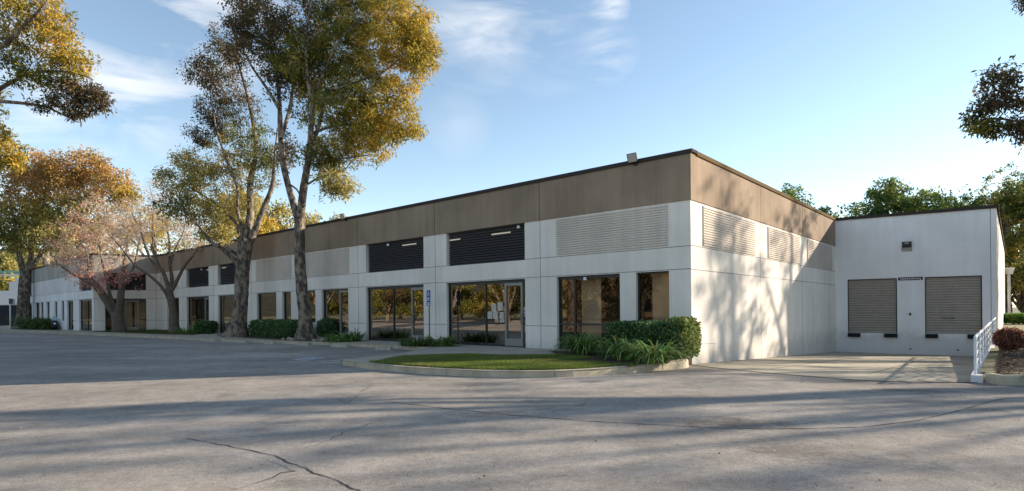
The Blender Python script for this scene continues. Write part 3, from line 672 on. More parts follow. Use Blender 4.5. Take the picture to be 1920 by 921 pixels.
b = MB(); b.hexa([FC(2.92, .003, 4.43), FC(3.32, .003, 4.43), FC(3.30, .20, 4.46), FC(2.94, .20, 4.46), FC(2.92, .003, 4.72), FC(3.32, .003, 4.72), FC(3.30, .14, 4.70), FC(2.94, .14, 4.70)]); b.build('housing', LAMPM, e)
b = MB(); b.box(FC, 2.9, 3.34, .003, .012, 4.22, 4.425); b.build('mounting_patch', mat('bare_patch', (.50, .45, .42), .9, vary=.6, vscale=14), e)
b = MB(); b.box(FC, 3.02, 3.2, .175, .195, 4.60, 4.65); b.build('lens', LENS, e)

# writing -------------------------------------------------------------------------
def text(body, name, size, fr, u, w, z, m, parent=None, rot=0, align='CENTER', bold=0., flip=True):
    c = bpy.data.curves.new(name, 'FONT'); c.body = body; c.size = size; c.align_x = align; c.align_y = 'CENTER'; c.extrude = .002; c.offset = bold
    t = bpy.data.objects.new(name, c); COL.objects.link(t); bpy.context.view_layer.update()
    me = bpy.data.meshes.new_from_object(t.evaluated_get(bpy.context.evaluated_depsgraph_get())); bpy.data.objects.remove(t); me.name = name; me.materials.clear(); me.materials.append(m)
    o = bpy.data.objects.new(name, me); COL.objects.link(o)
    # text x runs to the viewer's right
    right = Vector((fr.d[0], fr.d[1], 0)); nrm_ = Vector((fr.n[0], fr.n[1], 0)); up = Vector((0, 0, 1))
    if right.cross(up).dot(nrm_) < 0: right = -right
    M = Matrix((right, up, nrm_)).transposed().to_4x4(); M = Matrix.Translation(fr(u, w, z)) @ M @ Matrix.Rotation(rot, 4, 'Z')
    me.transform(M)
    if parent: o.parent = parent; o.matrix_parent_inverse = Matrix.Translation(-parent.location)
    return o
e = empty('dock_sign', FC(3.25, 0, 2.92), 'narrow black sign with white lettering between the two roller doors', 'sign')
b = MB(); b.box(FC, 2.75, 3.76, .002, .022, 2.80, 2.95); b.build('board', SIGNB, e)
text('Shipping & Receiving', 'lettering', .105, FC, 3.255, .024, 2.876, SIGNW, e, bold=.0015)
text('5338', 'door_number', .17, FA, 6.425, -.160, 1.45, SIGNW, BLD, rot=R(90), bold=.002)
# notices taped inside the glass left of the entrance door
for k, (u, z, wd, h, m) in enumerate(((8.0, 1.62, .24, .30, PAPER), (7.68, 1.66, .26, .32, PAPER), (8.22, 1.33, .24, .28, PAPER), (7.93, 1.33, .26, .28, PAPER), (7.6, 1.30, .2, .3, PAPER), (7.86, 1.04, .2, .3, PAPERO), (7.59, 1.08, .22, .24, PAPER))):
    b = MB(); b.box(FA, u - wd / 2, u + wd / 2, -.166, -.163, z - h / 2, z + h / 2)
    lab = ['pale notice, topmost left of the cluster beside the entrance door', 'yellowish notice, topmost right of the cluster beside the entrance door', 'pale notice farthest left in the cluster beside the entrance door', 'printed notice in the middle of the cluster beside the entrance door',
           'worn notice against the door frame in the middle row of the cluster', 'orange notice, lowest left of the cluster beside the entrance door', 'pale notice below the others and closest to the door frame'][k]
    o = b.build('paper_notice', m); tag(o, lab, 'notice', 'notices taped on the entrance glass')
    b = MB()
    for q in range(4): b.box(FA, u - wd * .36, u + wd * .36, -.1625, -.1615, z + h * (.3 - q * .17), z + h * (.34 - q * .17))
    b.build('print', COPEGREY, o)

# ================================================================== street furniture
# accessible-parking sign on a post
base = gp(805.5, 646, ZS); fs = Frame((base.x, base.y), dA, nA)
e = empty('parking_sign', (base.x, base.y, ZS), 'blue accessible-parking sign on a grey post in front of the building', 'sign')
b = MB(); b.bar(fs(0, 0, ZS), fs(0, 0, 2.25), .028, 8); b.build('post', STEEL, e)
def yb(y): return CZ + (581.5 - y) * base.y / F
z1, z2, z3, z4 = yb(544.3), yb(562.8), yb(564.2), yb(573.6)
b = MB(); b.box(fs, -.115, .115, .03, .036, z2, z1); p1 = b.build('sign_plate', BLUE, e)
b = MB(); b.box(fs, -.115, .125, .03, .036, z4, z3); p2 = b.build('sign_plate', BLUE, e)
b = MB(); zc = z2 + (z1 - z2) * .62
def sp(a, q): return fs(-a, .0385, zc + q)
for a, c, r in (((-.02, .075), (-.02, .01), .010), ((-.02, .01), (.04, .01), .009), ((.04, .01), (.06, -.05), .009), ((-.02, .05), (.03, .045), .007)):
    d = Vector((c[0] - a[0], c[1] - a[1])).normalized(); n_ = Vector((-d.y, d.x)) * r
    b.add([sp(a[0] - n_.x, a[1] - n_.y), sp(c[0] - n_.x, c[1] - n_.y), sp(c[0] + n_.x, c[1] + n_.y), sp(a[0] + n_.x, a[1] + n_.y)], [(0, 1, 2, 3)])
b.add([sp(-.02 + .017 * math.cos(t), .10 + .017 * math.sin(t)) for t in [k * .628 for k in range(10)]], [tuple(range(10))])
for k in range(12):
    t0, t1 = 2.0 + k * .33, 2.0 + (k + 1) * .33
    b.add([sp(-.005 + r_ * math.cos(t), -.02 + r_ * math.sin(t)) for r_, t in ((.048, t0), (.048, t1), (.062, t1), (.062, t0))], [(0, 1, 2, 3)])
b.build('wheelchair_symbol', SIGNW, p1)
b = MB(); b.box(fs, -.08, .08, .037, .0385, z2 + .03, z2 + .055); b.box(fs, -.07, .07, .037, .0385, z2 + .07, z2 + .095); b.build('print', SIGNW, p1)
b = MB(); b.box(fs, -.09, .09, .037, .0385, z4 + .03, z4 + .06); b.box(fs, -.08, .08, .037, .0385, z4 + .10, z4 + .13); b.build('print', SIGNW, p2)

# retaining wall and white railing along the dock ramp
t0 = -.35; FR = Frame(TS(0, 6.37)[:2], dB, nB)     # u = t, w>0 to the right
def ztop(t): return .05 + .10 * max(0, t) / 18
RW = empty('retaining_wall', FR(0, 0, 0), 'low white concrete wall along the right side of the dock ramp', 'wall')
b = MB()
for k in range(20):
    a, c = t0 + k * 19.1 / 20, t0 + (k + 1) * 19.1 / 20
    b.hexa([FR(a, -.0, -1.6), FR(c, -.0, -1.6), FR(c, .20, -1.6), FR(a, .20, -1.6), FR(a, 0, ztop(a)), FR(c, 0, ztop(c)), FR(c, .20, ztop(c)), FR(a, .20, ztop(a))])
b.build('wall_body', WHITE_B, RW)
RL = empty('railing', FR(0, .1, .1), 'white zigzag steel railing along the top of the ramp wall', 'railing')
Hr = .80; tt = [-.12 + k * 1.78 for k in range(11)]
b = MB(); w_ = .07
for r_ in (0,):
    for k in range(10): b.bar(FR(tt[k], w_, ztop(tt[k]) + Hr), FR(tt[k + 1], w_, ztop(tt[k + 1]) + Hr), .028, 8)
b.build('top_rail', RAIL, RL)
for k in range(11):
    b = MB(); b.bar(FR(tt[k], w_, ztop(tt[k]) - .01), FR(tt[k], w_, ztop(tt[k]) + Hr), .026, 8); b.build('post', RAIL, RL)
for q in range(4):
    b = MB()
    for k in range(10):
        lo, hi = .10 + q * .19, .10 + q * .19 + .17; a, c = tt[k], tt[k + 1]; m_ = (a + c) / 2
        b.bar(FR(a, w_, ztop(a) + lo), FR(m_, w_, ztop(m_) + hi), .019, 6); b.bar(FR(m_, w_, ztop(m_) + hi), FR(c, w_, ztop(c) + lo), .019, 6)
    b.build('zigzag_bar', RAIL, RL)
kerb_strip('bed_kerb', [Vector(FR(-.22, .21, 0)), gp(1880, 713.6, 0), gp(1925, 713.0, 0), Vector((14., 11.2, 0)), Vector((22, 9.6, 0))], h=.10, seg=3)

# ================================================================== trees
LEAFGAIN = 1.85
def catmull(pts, rad, step=.35):
    P = [np.array(p, float) for p in pts]; out = []; ro = []
    P = [2 * P[0] - P[1]] + P + [2 * P[-1] - P[-2]]
    for i in range(1, len(P) - 2):
        k = max(1, int(np.linalg.norm(P[i + 1] - P[i]) / step))
        for j in range(k):
            t = j / k; p0, p1, p2, p3 = P[i - 1:i + 3]
            out.append(.5 * (2 * p1 + (p2 - p0) * t + (2 * p0 - 5 * p1 + 4 * p2 - p3) * t * t + (3 * p1 - p0 - 3 * p2 + p3) * t ** 3)); ro.append(rad[i - 1] + (rad[i] - rad[i - 1]) * t)
    out.append(P[-2]); ro.append(rad[-1]); return out, ro
def tube(b, pts, rad, n=8, lump=0., g=None):
    pts = [np.asarray(p, float) for p in pts]; rings = []; x = None
    for i, p in enumerate(pts):
        d = pts[min(i + 1, len(pts) - 1)] - pts[max(0, i - 1)]; d = d / (np.linalg.norm(d) + 1e-9)
        if x is None: x = np.cross(d, [.3, .9, .1]); 
        x = x - d * np.dot(x, d); x /= np.linalg.norm(x) + 1e-9; y = np.cross(d, x)
        a = np.arange(n) * 2 * math.pi / n; r = np.full(n, rad[i])
        if lump: r = r * (1 + lump * (np.sin(a * 3 + i * .35 + 1) * .5 + np.sin(a * 5 - i * .8) * .3) + lump * .5 * g.uniform(-1, 1, n))
        rings.append(p + np.outer(np.cos(a) * r, x) + np.outer(np.sin(a) * r, y))
    k = len(b.v); 
    for q in rings: b.v += [tuple(v) for v in q]
    for i in range(len(rings) - 1):
        for j in range(n): b.f.append((k + i * n + j, k + i * n + (j + 1) % n, k + (i + 1) * n + (j + 1) % n, k + (i + 1) * n + j)); b.m.append(0)
    b.f.append(tuple(k + (len(rings) - 1) * n + j for j in range(n))); b.m.append(0)
def leaves(centers, rads, per, ln, wd, pal, g, droop=.35, flatten=.75, tones=None):
    """per leaves round each centre; pal (colour, weight) list; returns verts, cols"""
    C = np.repeat(centers, per, 0); Rr = np.repeat(rads, per); n = len(C)
    d = g.normal(size=(n, 3)); d /= np.linalg.norm(d, axis=1)[:, None]; rad = g.random(n) ** .55
    pos = C + d * (Rr * rad)[:, None] * np.array([1, 1, flatten])
    ax = g.normal(size=(n, 3)) + d * .6; ax[:, 2] -= droop * 2; ax /= np.linalg.norm(ax, axis=1)[:, None]
    sd = np.cross(ax, g.normal(size=(n, 3))); sd /= np.linalg.norm(sd, axis=1)[:, None] + 1e-9
    L_ = ln * g.uniform(.45, 1.6, n)[:, None]; W_ = wd * g.uniform(.5, 1.4, n)[:, None]
    v = np.stack([pos, pos + ax * L_ * .45 + sd * W_, pos + ax * L_, pos + ax * L_ * .45 - sd * W_], 1)
    pc = np.array([p[0] for p in pal]); pw = np.array([p[1] for p in pal], float); pw /= pw.sum()
    idx = g.choice(len(pal), n, p=pw); c = pc[idx]
    if tones is not None:
        t = np.repeat(tones, per, 0); m = g.random(n) < .72; c[m] = t[m]
    c = c * LEAFGAIN * g.uniform(.65, 1.3, n)[:, None]
    return v.reshape(-1, 3), c
def make_tree(name, label, base, limbs, clumps, pal, seed=1, leaf=(.15, .028), per=60, cr=.5, twig=3, bark=None, group=None, cat='tree', flare=1.6, n_trunk=14, droop=.35, bare=0, sub=None, twigmat=None):
    """limbs: list of (points, radii), first is the trunk. clumps: (centre, (rx,ry,rz), count, palette)"""
    g = np.random.default_rng(seed); root = empty(name, tuple(base), label, cat, group)
    b = MB(); nodes = []; nrad = []
    for k, (pts, rad) in enumerate(limbs):
        pts = [np.array(p, float) for p in pts]
        for i in range(1, len(pts) - 1):
            if k: pts[i] = pts[i] + g.normal(size=3) * .05
        q, r = catmull(pts, rad, .28)
        if k == 0:
            L_ = np.cumsum([0] + [np.linalg.norm(q[i + 1] - q[i]) for i in range(len(q) - 1)])
            r = [ri * (1 + flare * .45 * math.exp(-l / .38)) for ri, l in zip(r, L_)]
            q[0] = q[0] - np.array([0, 0, .1])
        tube(b, q, r, n_trunk if k == 0 else (9 if rad[0] > .06 else 6), .09 if rad[0] > .15 else .05, g)
        st = 1 if k else max(1, int(len(q) * .7))
        for p, ri in list(zip(q, r))[st:]: nodes.append(p); nrad.append(ri)
    nodes = np.array(nodes); nrad = np.array(nrad); allc = []; allr = []; V = []; Cc = []
    items = []
    for (c, rr_, cnt, pl) in clumps:
        c = np.array(c, float); d = g.normal(size=(cnt, 3)); d /= np.linalg.norm(d, axis=1)[:, None]; p = c + d * (g.random(cnt) ** .42)[:, None] * np.array(rr_)
        items += [(x, pl) for x in p]
    P = np.array([i[0] for i in items]) if items else np.zeros((0, 3))
    if len(P):
        dm = np.array([np.min(np.linalg.norm(nodes - p, axis=1)) for p in P]); order = np.argsort(dm)
        wood = b; k0 = len(b.f)
        for i in order:
            p = P[i]; dd = np.linalg.norm(nodes - p, axis=1) + np.maximum(0, nodes[:, 2] - p[2]) * .5; j = int(np.argmin(dd)); a = nodes[j]
            L_ = np.linalg.norm(p - a)
            if L_ < .12: continue
            r0 = min(nrad[j] * .72, .012 + L_ * .016); r1 = .006
            k = 2 + int(L_ / .5); off = g.normal(size=3) * .10 * L_; off[2] += .06 * L_
            q = [a + (p - a) * t + off * math.sin(math.pi * t) + (g.normal(size=3) * .03 * L_ if 0 < t < 1 else 0) for t in np.linspace(0, 1, k + 1)]
            rd = [r0 + (r1 - r0) * t for t in np.linspace(0, 1, k + 1)]
            tube(wood, q, rd, 4 if r0 > .02 else 3)
            nodes = np.vstack([nodes, q[1:]]); nrad = np.append(nrad, rd[1:])
            if bare:      # a spray of fine bare twigs
                for _ in range(bare):
                    dv = (p - a) / (L_ + 1e-6) + g.normal(size=3) * .75; dv[2] += .35; dv /= np.linalg.norm(dv); l_ = g.uniform(.25, .75); s = q[-1 - (g.integers(0, 2))]
                    mid = s + dv * l_ * .5 + g.normal(size=3) * .04; tube(wood, [s, mid, s + dv * l_ + g.normal(size=3) * .08], [.009, .007, .005], 3)
    if items:
        for q_ in range(k0, len(b.f)): b.m[q_] = 1
    tr = b.build('trunk', [bark or BARK, twigmat or bark or BARK], root, smooth=True)
    for key in range(len(pal)):
        sel = [i for i in range(len(items)) if items[i][1] == key]
        if not sel or per == 0: continue
        pl = pal[key]; cs = P[sel]; tn = np.array([pl[g.choice(len(pl), p=np.array([w_ for _, w_ in pl]) / sum(w_ for _, w_ in pl))][0] for _ in sel])
        v, c = leaves(cs, g.uniform(.55, 1.25, len(cs)) * cr, per, leaf[0], leaf[1], pl, g, droop, tones=tn)
        V.append(v); Cc.append(c)
    if V: colmesh('crown', np.concatenate(V), 4, np.concatenate(Cc), LEAF, root)
    return root
def px_limb(D, pts, dy=0., base_dy=0.):
    """points (px, py) at depth D + drift dy along the limb"""
    n = len(pts); return [tuple(at(x, y, D + base_dy + dy * i / max(1, n - 1))) for i, (x, y) in enumerate(pts)]
def px_clump(D, x, y, rx, ry, dy, cnt, pl, deep=.9):
    c = at(x, y, D + dy); s = (D + dy) / F; return (tuple(c), (rx * s, (rx + ry) / 2 * s * deep, ry * s), cnt, pl)
GREEN = [((.085, .088, .022), 3), ((.13, .125, .028), 3), ((.05, .055, .02), 2), ((.20, .15, .03), 1)]
SUNGOLD = [((.31, .205, .035), 3), ((.25, .195, .035), 4), ((.14, .125, .03), 3), ((.36, .21, .03), 1)]  # part golden leaf, part sunlight put into the colour
DARKG = [((.055, .045, .025), 3), ((.085, .06, .032), 3), ((.13, .08, .04), 1), ((.045, .05, .02), 2)]
OLIVE = [((.21, .175, .055), 3), ((.28, .225, .075), 3), ((.12, .115, .035), 2), ((.34, .25, .07), 1)]  # olive leaf tones, brightened to carry sunlight on the lit crowns
RUST = [((.30, .165, .06), 3), ((.24, .16, .06), 3), ((.34, .20, .06), 2), ((.14, .12, .05), 1)]
PAL = [GREEN, SUNGOLD, DARKG, OLIVE, RUST]

# tallest tree, forked, in front of the facade
D = 28.5
limbs = [(px_limb(D, [(573, 638), (572, 600), (567, 555), (563, 500), (562, 450), (562, 412)]), [.36, .31, .29, .26, .25, .25]),
 (px_limb(D, [(561, 415), (549, 378), (535, 322), (526, 256), (524, 205), (518, 140), (505, 70), (498, 10)], 1.0), [.20, .17, .15, .13, .11, .08, .05, .03]),
 (px_limb(D, [(563, 415), (569, 356), (581, 292), (588, 246), (583, 196), (572, 120), (580, 50), (590, -30)], -1.0), [.21, .19, .16, .13, .11, .08, .05, .03]),
 (px_limb(D, [(581, 290), (600, 225), (612, 173), (640, 162), (685, 148), (722, 130), (760, 95)], -1.8), [.10, .09, .085, .075, .06, .045, .02]),
 (px_limb(D, [(586, 250), (625, 238), (670, 236), (715, 250), (750, 255)], .9), [.08, .06, .05, .035, .02]),
 (px_limb(D, [(527, 260), (545, 200), (552, 150), (600, 90), (650, 40), (690, -10)], 1.5), [.10, .09, .07, .06, .04, .02]),
 (px_limb(D, [(524, 205), (500, 165), (470, 120), (440, 60)], 1.0), [.09, .07, .05, .02]),
 (px_limb(D, [(583, 196), (610, 130), (640, 70), (700, 20)], -1.6), [.09, .07, .05, .02]),
 (px_limb(D, [(540, 345), (556, 352), (570, 380)], -.4), [.05, .045, .05]),
 (px_limb(D, [(570, 350), (600, 330), (625, 330), (645, 345)], -.6), [.06, .05, .04, .015]),
 (px_limb(D, [(583, 290), (610, 285), (640, 300), (665, 292), (700, 290)], -.8), [.07, .06, .05, .04, .02])]
cl = [(755, 50, 62, 75, -.8, 75, 1), (785, 110, 36, 50, -.6, 40, 1), (700, 40, 70, 70, .5, 60, 1), (640, 60, 75, 75, 0, 60, 0), (560, 60, 80, 70, .8, 60, 2), (480, 30, 60, 50, .8, 40, 2), (610, -40, 160, 50, 0, 70, 0),  # palettes paint sunlit gold on the right side, shaded browns on the left
      (720, 175, 60, 42, -.5, 42, 1), (745, 225, 48, 42, 0, 45, 1), (700, 265, 60, 38, 0, 45, 1), (640, 275, 55, 35, 0, 32, 3), (655, 215, 55, 40, .4, 34, 3), (600, 150, 60, 50, .8, 48, 0), (620, 40, 60, 50, .8, 30, 3), (580, 120, 50, 60, 0, 26, 3), (545, 150, 45, 55, .8, 28, 2),
      (628, 345, 38, 24, -.4, 26, 3), (580, 215, 40, 40, 1., 18, 0), (530, 280, 28, 38, .8, 14, 2), (610, 300, 50, 25, 0, 24, 0), (700, 120, 60, 50, 0, 34, 1), (560, 110, 50, 50, -.5, 26, 0), (690, 220, 50, 40, -.6, 30, 1), (500, 60, 50, 60, -.4, 26, 2), (520, 120, 40, 40, 1, 18, 2), (640, 190, 50, 40, -.8, 24, 0), (790, 60, 26, 60, -.4, 24, 1), (660, 130, 50, 40, 0, 28, 0), (470, 90, 40, 45, 1, 24, 2)]
make_tree('eucalyptus_tree', 'tallest tree, forked low with a golden green crown, at the planting bed before the facade', at(573, 638, D), limbs,
          [px_clump(D, *c) for c in cl], PAL, 11, (.155, .031), 96, .54, bark=BARK)

# thick-trunked tree left of it
D = 32.6
limbs = [(px_limb(D, [(442, 632), (448, 600), (452, 560), (455, 510), (459, 470), (461, 448)]), [.46, .40, .37, .37, .38, .36]),
 (px_limb(D, [(461, 455), (467, 405), (471, 340), (477, 280), (470, 200), (450, 120), (440, 60)], .8), [.24, .21, .17, .13, .09, .06, .03]),
 (px_limb(D, [(466, 458), (480, 425), (494, 392), (507, 350), (514, 300), (520, 240)], -.8), [.22, .19, .16, .12, .07, .03]),
 (px_limb(D, [(457, 460), (452, 425), (447, 402), (440, 350), (425, 300), (405, 240), (395, 170)], -.8), [.12, .10, .09, .07, .06, .04, .02]),
 (px_limb(D, [(447, 498), (432, 478), (415, 463), (398, 452), (380, 430), (350, 400), (325, 385)], -1.2), [.16, .13, .11, .09, .07, .05, .02]),
 (px_limb(D, [(445, 478), (425, 464), (405, 462), (385, 448)], .9), [.10, .08, .05, .02]),
 (px_limb(D, [(455, 440), (440, 415), (420, 395), (395, 375), (365, 355), (330, 330)], .8), [.09, .08, .06, .05, .04, .02])]
cl = [(405, 150, 42, 60, .5, 42, 2), (380, 130, 28, 36, 0, 20, 2), (440, 200, 45, 60, .4, 40, 2), (400, 230, 40, 45, .4, 34, 2), (470, 270, 45, 55, 0, 36, 0), (430, 300, 48, 45, .4, 38, 3), (385, 330, 55, 38, 0, 42, 3), (340, 340, 45, 34, 0, 34, 3),
      (330, 385, 40, 28, 0, 28, 0), (400, 395, 60, 38, .5, 46, 3), (450, 370, 40, 45, .8, 34, 3), (495, 310, 34, 44, 0, 26, 0), (400, 440, 40, 20, .6, 28, 3), (345, 300, 30, 22, 0, 16, 3), (430, 90, 40, 50, .4, 30, 2), (375, 260, 24, 22, .4, 12, 2)]
make_tree('eucalyptus_tree', 'thick flaking-bark tree directly left of the tallest tree, branching into many limbs', at(442, 632, D), limbs,
          [px_clump(D, *c) for c in cl], PAL, 12, (.15, .029), 76, .52, bark=BARK)

# two nearly bare trees
D = 40.
limbs = [(px_limb(D, [(327, 624), (326, 600), (323, 575), (318, 548), (318, 535)]), [.30, .26, .24, .24, .22]),
 (px_limb(D, [(322, 578), (313, 557), (300, 536), (281, 517), (252, 496), (228, 470), (205, 440)], -1.0), [.14, .12, .10, .09, .07, .04, .02]),
 (px_limb(D, [(318, 545), (303, 508), (288, 495), (275, 470), (262, 430), (245, 395)], -.6), [.14, .12, .10, .08, .05, .02]),
 (px_limb(D, [(319, 540), (321, 522), (317, 492), (318, 455), (310, 410), (300, 370)], .5), [.15, .13, .10, .07, .05, .02]),
 (px_limb(D, [(322, 545), (330, 528), (345, 497), (366, 471), (380, 440), (385, 410)], 0), [.14, .12, .10, .07, .04, .02]),
 (px_limb(D, [(318, 500), (330, 470), (345, 430), (350, 390)], .8), [.08, .06, .04, .02]),
 (px_limb(D, [(303, 510), (292, 470), (285, 430), (290, 380), (280, 350)], .8), [.08, .06, .05, .03, .015])]
cl = [(300, 420, 80, 55, 0, 120, 0), (250, 420, 50, 45, 0, 60, 0), (345, 430, 50, 45, 0, 70, 0), (300, 365, 50, 35, 0, 50, 0), (225, 450, 35, 30, 0, 30, 0), (370, 455, 25, 30, 0, 30, 0)]
TWL = [((.34, .22, .15), 3), ((.30, .22, .17), 3), ((.40, .20, .15), 1)]
TW2 = mat('pale_bare_twig', (.46, .36, .28), .9)
make_tree('bare_tree', 'nearly bare tree with pale twigs and a low left limb, left of the thick-barked tree', at(327, 624, D), limbs, [px_clump(D, *c) for c in cl], [TWL], 13, (.10, .03), 5, .5, bark=BARKS, twigmat=TW2, bare=7, group='bare winter trees on the grass strip', flare=.8)
D = 43.5
limbs = [(px_limb(D, [(223, 622), (221, 600), (218, 585)]), [.44, .39, .37]),
 (px_limb(D, [(218, 600), (200, 565), (172, 532), (142, 515), (118, 500), (95, 478)], -1.2), [.22, .19, .14, .11, .07, .03]),
 (px_limb(D, [(221, 595), (226, 547), (232, 510), (233, 485), (240, 440)], .5), [.30, .24, .18, .14, .05]),
 (px_limb(D, [(219, 590), (208, 555), (200, 520), (190, 480), (185, 440)], .3), [.17, .13, .10, .07, .03]),
 (px_limb(D, [(214, 580), (190, 540), (170, 515), (160, 480), (150, 450)], -1.), [.15, .11, .09, .05, .03]),
 (px_limb(D, [(228, 540), (250, 500), (262, 460), (270, 420)], .6), [.12, .09, .06, .03])]
cl = [(170, 460, 70, 55, 0, 90, 0), (230, 450, 50, 60, 0, 70, 0), (130, 490, 50, 30, 0, 60, 0), (190, 400, 60, 35, 0, 50, 0), (180, 520, 50, 28, -1, 40, 1), (240, 520, 30, 30, -1, 16, 1), (140, 440, 40, 35, 0, 30, 1)]
PINK = [((.42, .16, .13), 3), ((.48, .22, .15), 2), ((.36, .12, .10), 2), ((.42, .26, .14), 1)]
make_tree('bare_tree', 'nearly bare tree with pinkish red last leaves and limbs splitting near the ground', at(223, 622, D), limbs, [px_clump(D, *c) for c in cl], [TWL, PINK], 14, (.13, .05), 12, .6, bark=BARKS, twigmat=TW2, bare=6, group='bare winter trees on the grass strip', flare=.5)

# leftmost trunk with the broad rusty crown
D = 58.
limbs = [(px_limb(D, [(40, 614), (42, 590), (45, 560), (47, 530), (48, 508)]), [.60, .52, .50, .50, .46]),
 (px_limb(D, [(44, 515), (38, 480), (34, 450), (25, 410), (15, 360)], -1), [.28, .24, .18, .12, .05]),
 (px_limb(D, [(50, 512), (58, 480), (62, 440), (75, 400), (90, 350), (110, 310)], 1), [.28, .22, .18, .14, .10, .04]),
 (px_limb(D, [(52, 510), (72, 482), (90, 462), (120, 430), (160, 390), (200, 350)], -1), [.24, .20, .16, .12, .09, .04]),
 (px_limb(D, [(60, 460), (85, 420), (130, 370), (160, 320)], 2), [.14, .12, .08, .04])]
cl = [(70, 320, 50, 36, 0, 60, 4), (150, 315, 60, 36, 0, 75, 4), (205, 345, 48, 42, 0, 60, 4), (110, 350, 60, 40, 0, 60, 4), (30, 355, 50, 45, 0, 50, 4), (180, 390, 60, 35, 0, 50, 3), (110, 400, 60, 35, 0, 45, 3), (50, 410, 50, 40, 0, 60, 3), (110, 440, 50, 30, -2, 34, 3),
      (20, 440, 50, 30, 0, 40, 0), (70, 450, 60, 26, 0, 36, 3), (140, 430, 50, 30, 0, 36, 3), (235, 370, 25, 25, 0, 22, 1), (-20, 400, 50, 60, 0, 40, 2)]
make_tree('eucalyptus_tree', 'broad rusty crowned tree on a patchy trunk at the far left end of the building', at(40, 614, D), limbs, [px_clump(D, *c) for c in cl], PAL, 15, (.24, .065), 75, .95, bark=BARK, flare=.6)

# near tree reaching in at the top left
D = 15.5
limbs = [([(-19.0, 14.5, -.1), (-18.8, 14.6, 3), (-18.2, 14.8, 6)], [.42, .36, .30]),
 ([(-18.2, 14.8, 5.8)] + px_limb(D, [(-120, 225), (-40, 180), (20, 150), (70, 140), (130, 135), (175, 150)]), [.14, .10, .07, .05, .035, .025, .01]),
 ([(-18.3, 14.8, 5.6)] + px_limb(D, [(-120, 170), (-40, 180), (30, 190), (90, 205), (140, 215), (170, 205)], .4), [.13, .09, .06, .045, .03, .02, .01]),
 ([(-18.2, 14.8, 6)] + px_limb(D, [(-110, 140), (-50, 110), (10, 80), (60, 40), (90, 0)], -.6), [.15, .12, .09, .06, .04, .02]),
 ([(-18.3, 14.8, 4)] + px_limb(D, [(-110, 320), (-60, 290), (-15, 270), (15, 265)], .3), [.09, .06, .04, .025, .01])]
cl = [(60, 25, 70, 40, 0, 42, 1), (105, 75, 40, 40, 0, 34, 1), (30, 55, 60, 35, 0, 26, 3), (40, 110, 60, 30, 0, 22, 0), (130, 115, 40, 24, 0, 24, 1), (85, 150, 60, 18, 0, 20, 0), (150, 165, 34, 20, 0, 22, 2), (110, 190, 50, 16, 0, 20, 2), (185, 190, 24, 20, 0, 14, 2), (150, 210, 34, 10, 0, 10, 2),
      (5, 265, 30, 40, 0, 26, 1), (15, 300, 22, 22, 0, 14, 1), (-15, 230, 30, 30, 0, 12, 1), (20, -30, 90, 30, 0, 30, 1), (-60, 150, 50, 90, 0, 40, 0), (-100, 60, 60, 90, 0, 40, 0)]
make_tree('eucalyptus_tree', 'golden leafy branches of a near tree reaching in at the top left corner', (-19, 14.5, 0), limbs, [px_clump(D, *c) for c in cl], PAL, 16, (.11, .018), 62, .26, bark=BARK)

# near tree reaching in at the top right
D = 14.
limbs = [([(20.5, 13.8, -.1), (20.4, 13.7, 3), (20.0, 13.8, 6)], [.38, .33, .28]),
 ([(20.0, 13.8, 5.9)] + px_limb(D, [(2060, 215), (1980, 205), (1920, 195), (1870, 165), (1850, 150)]), [.14, .09, .06, .035, .02, .008]),
 ([(20.0, 13.8, 5.7)] + px_limb(D, [(2050, 260), (1980, 240), (1915, 230), (1860, 225), (1825, 232)], .4), [.12, .08, .05, .03, .02, .008]),
 ([(20.0, 13.8, 6)] + px_limb(D, [(2080, 80), (1990, 20), (1940, 5)], .4), [.12, .08, .04, .02]),
 ([(20.0, 13.8, 6), (20.6, 13.4, 8), (20.2, 13.0, 10)], [.2, .15, .06]), ([(20.0, 13.8, 6), (22, 14.4, 8), (23, 14.8, 9.5)], [.16, .12, .05])]
cl = [(1872, 150, 30, 24, 0, 12, 2), (1905, 180, 35, 34, 0, 13, 2), (1850, 200, 28, 16, 0, 9, 2), (1838, 232, 24, 20, 0, 13, 0), (1890, 235, 36, 20, 0, 12, 2), (1925, 250, 26, 20, 0, 8, 2), (1860, 180, 20, 18, 0, 5, 2), (1935, 0, 20, 12, 0, 8, 2), (1975, 190, 50, 60, 0, 24, 2), (2060, 120, 80, 90, 0, 40, 0)]
make_tree('eucalyptus_tree', 'dark sparse branch of a near tree reaching in at the upper right edge', (20.5, 13.8, 0), limbs, [px_clump(D, *c) for c in cl] + [((20.4, 13.6, 9), (2.2, 2.2, 2), 45, 0), ((22.4, 14.5, 8.6), (2, 2, 1.6), 35, 1)], PAL, 17, (.11, .022), 60, .28, bark=BARK)

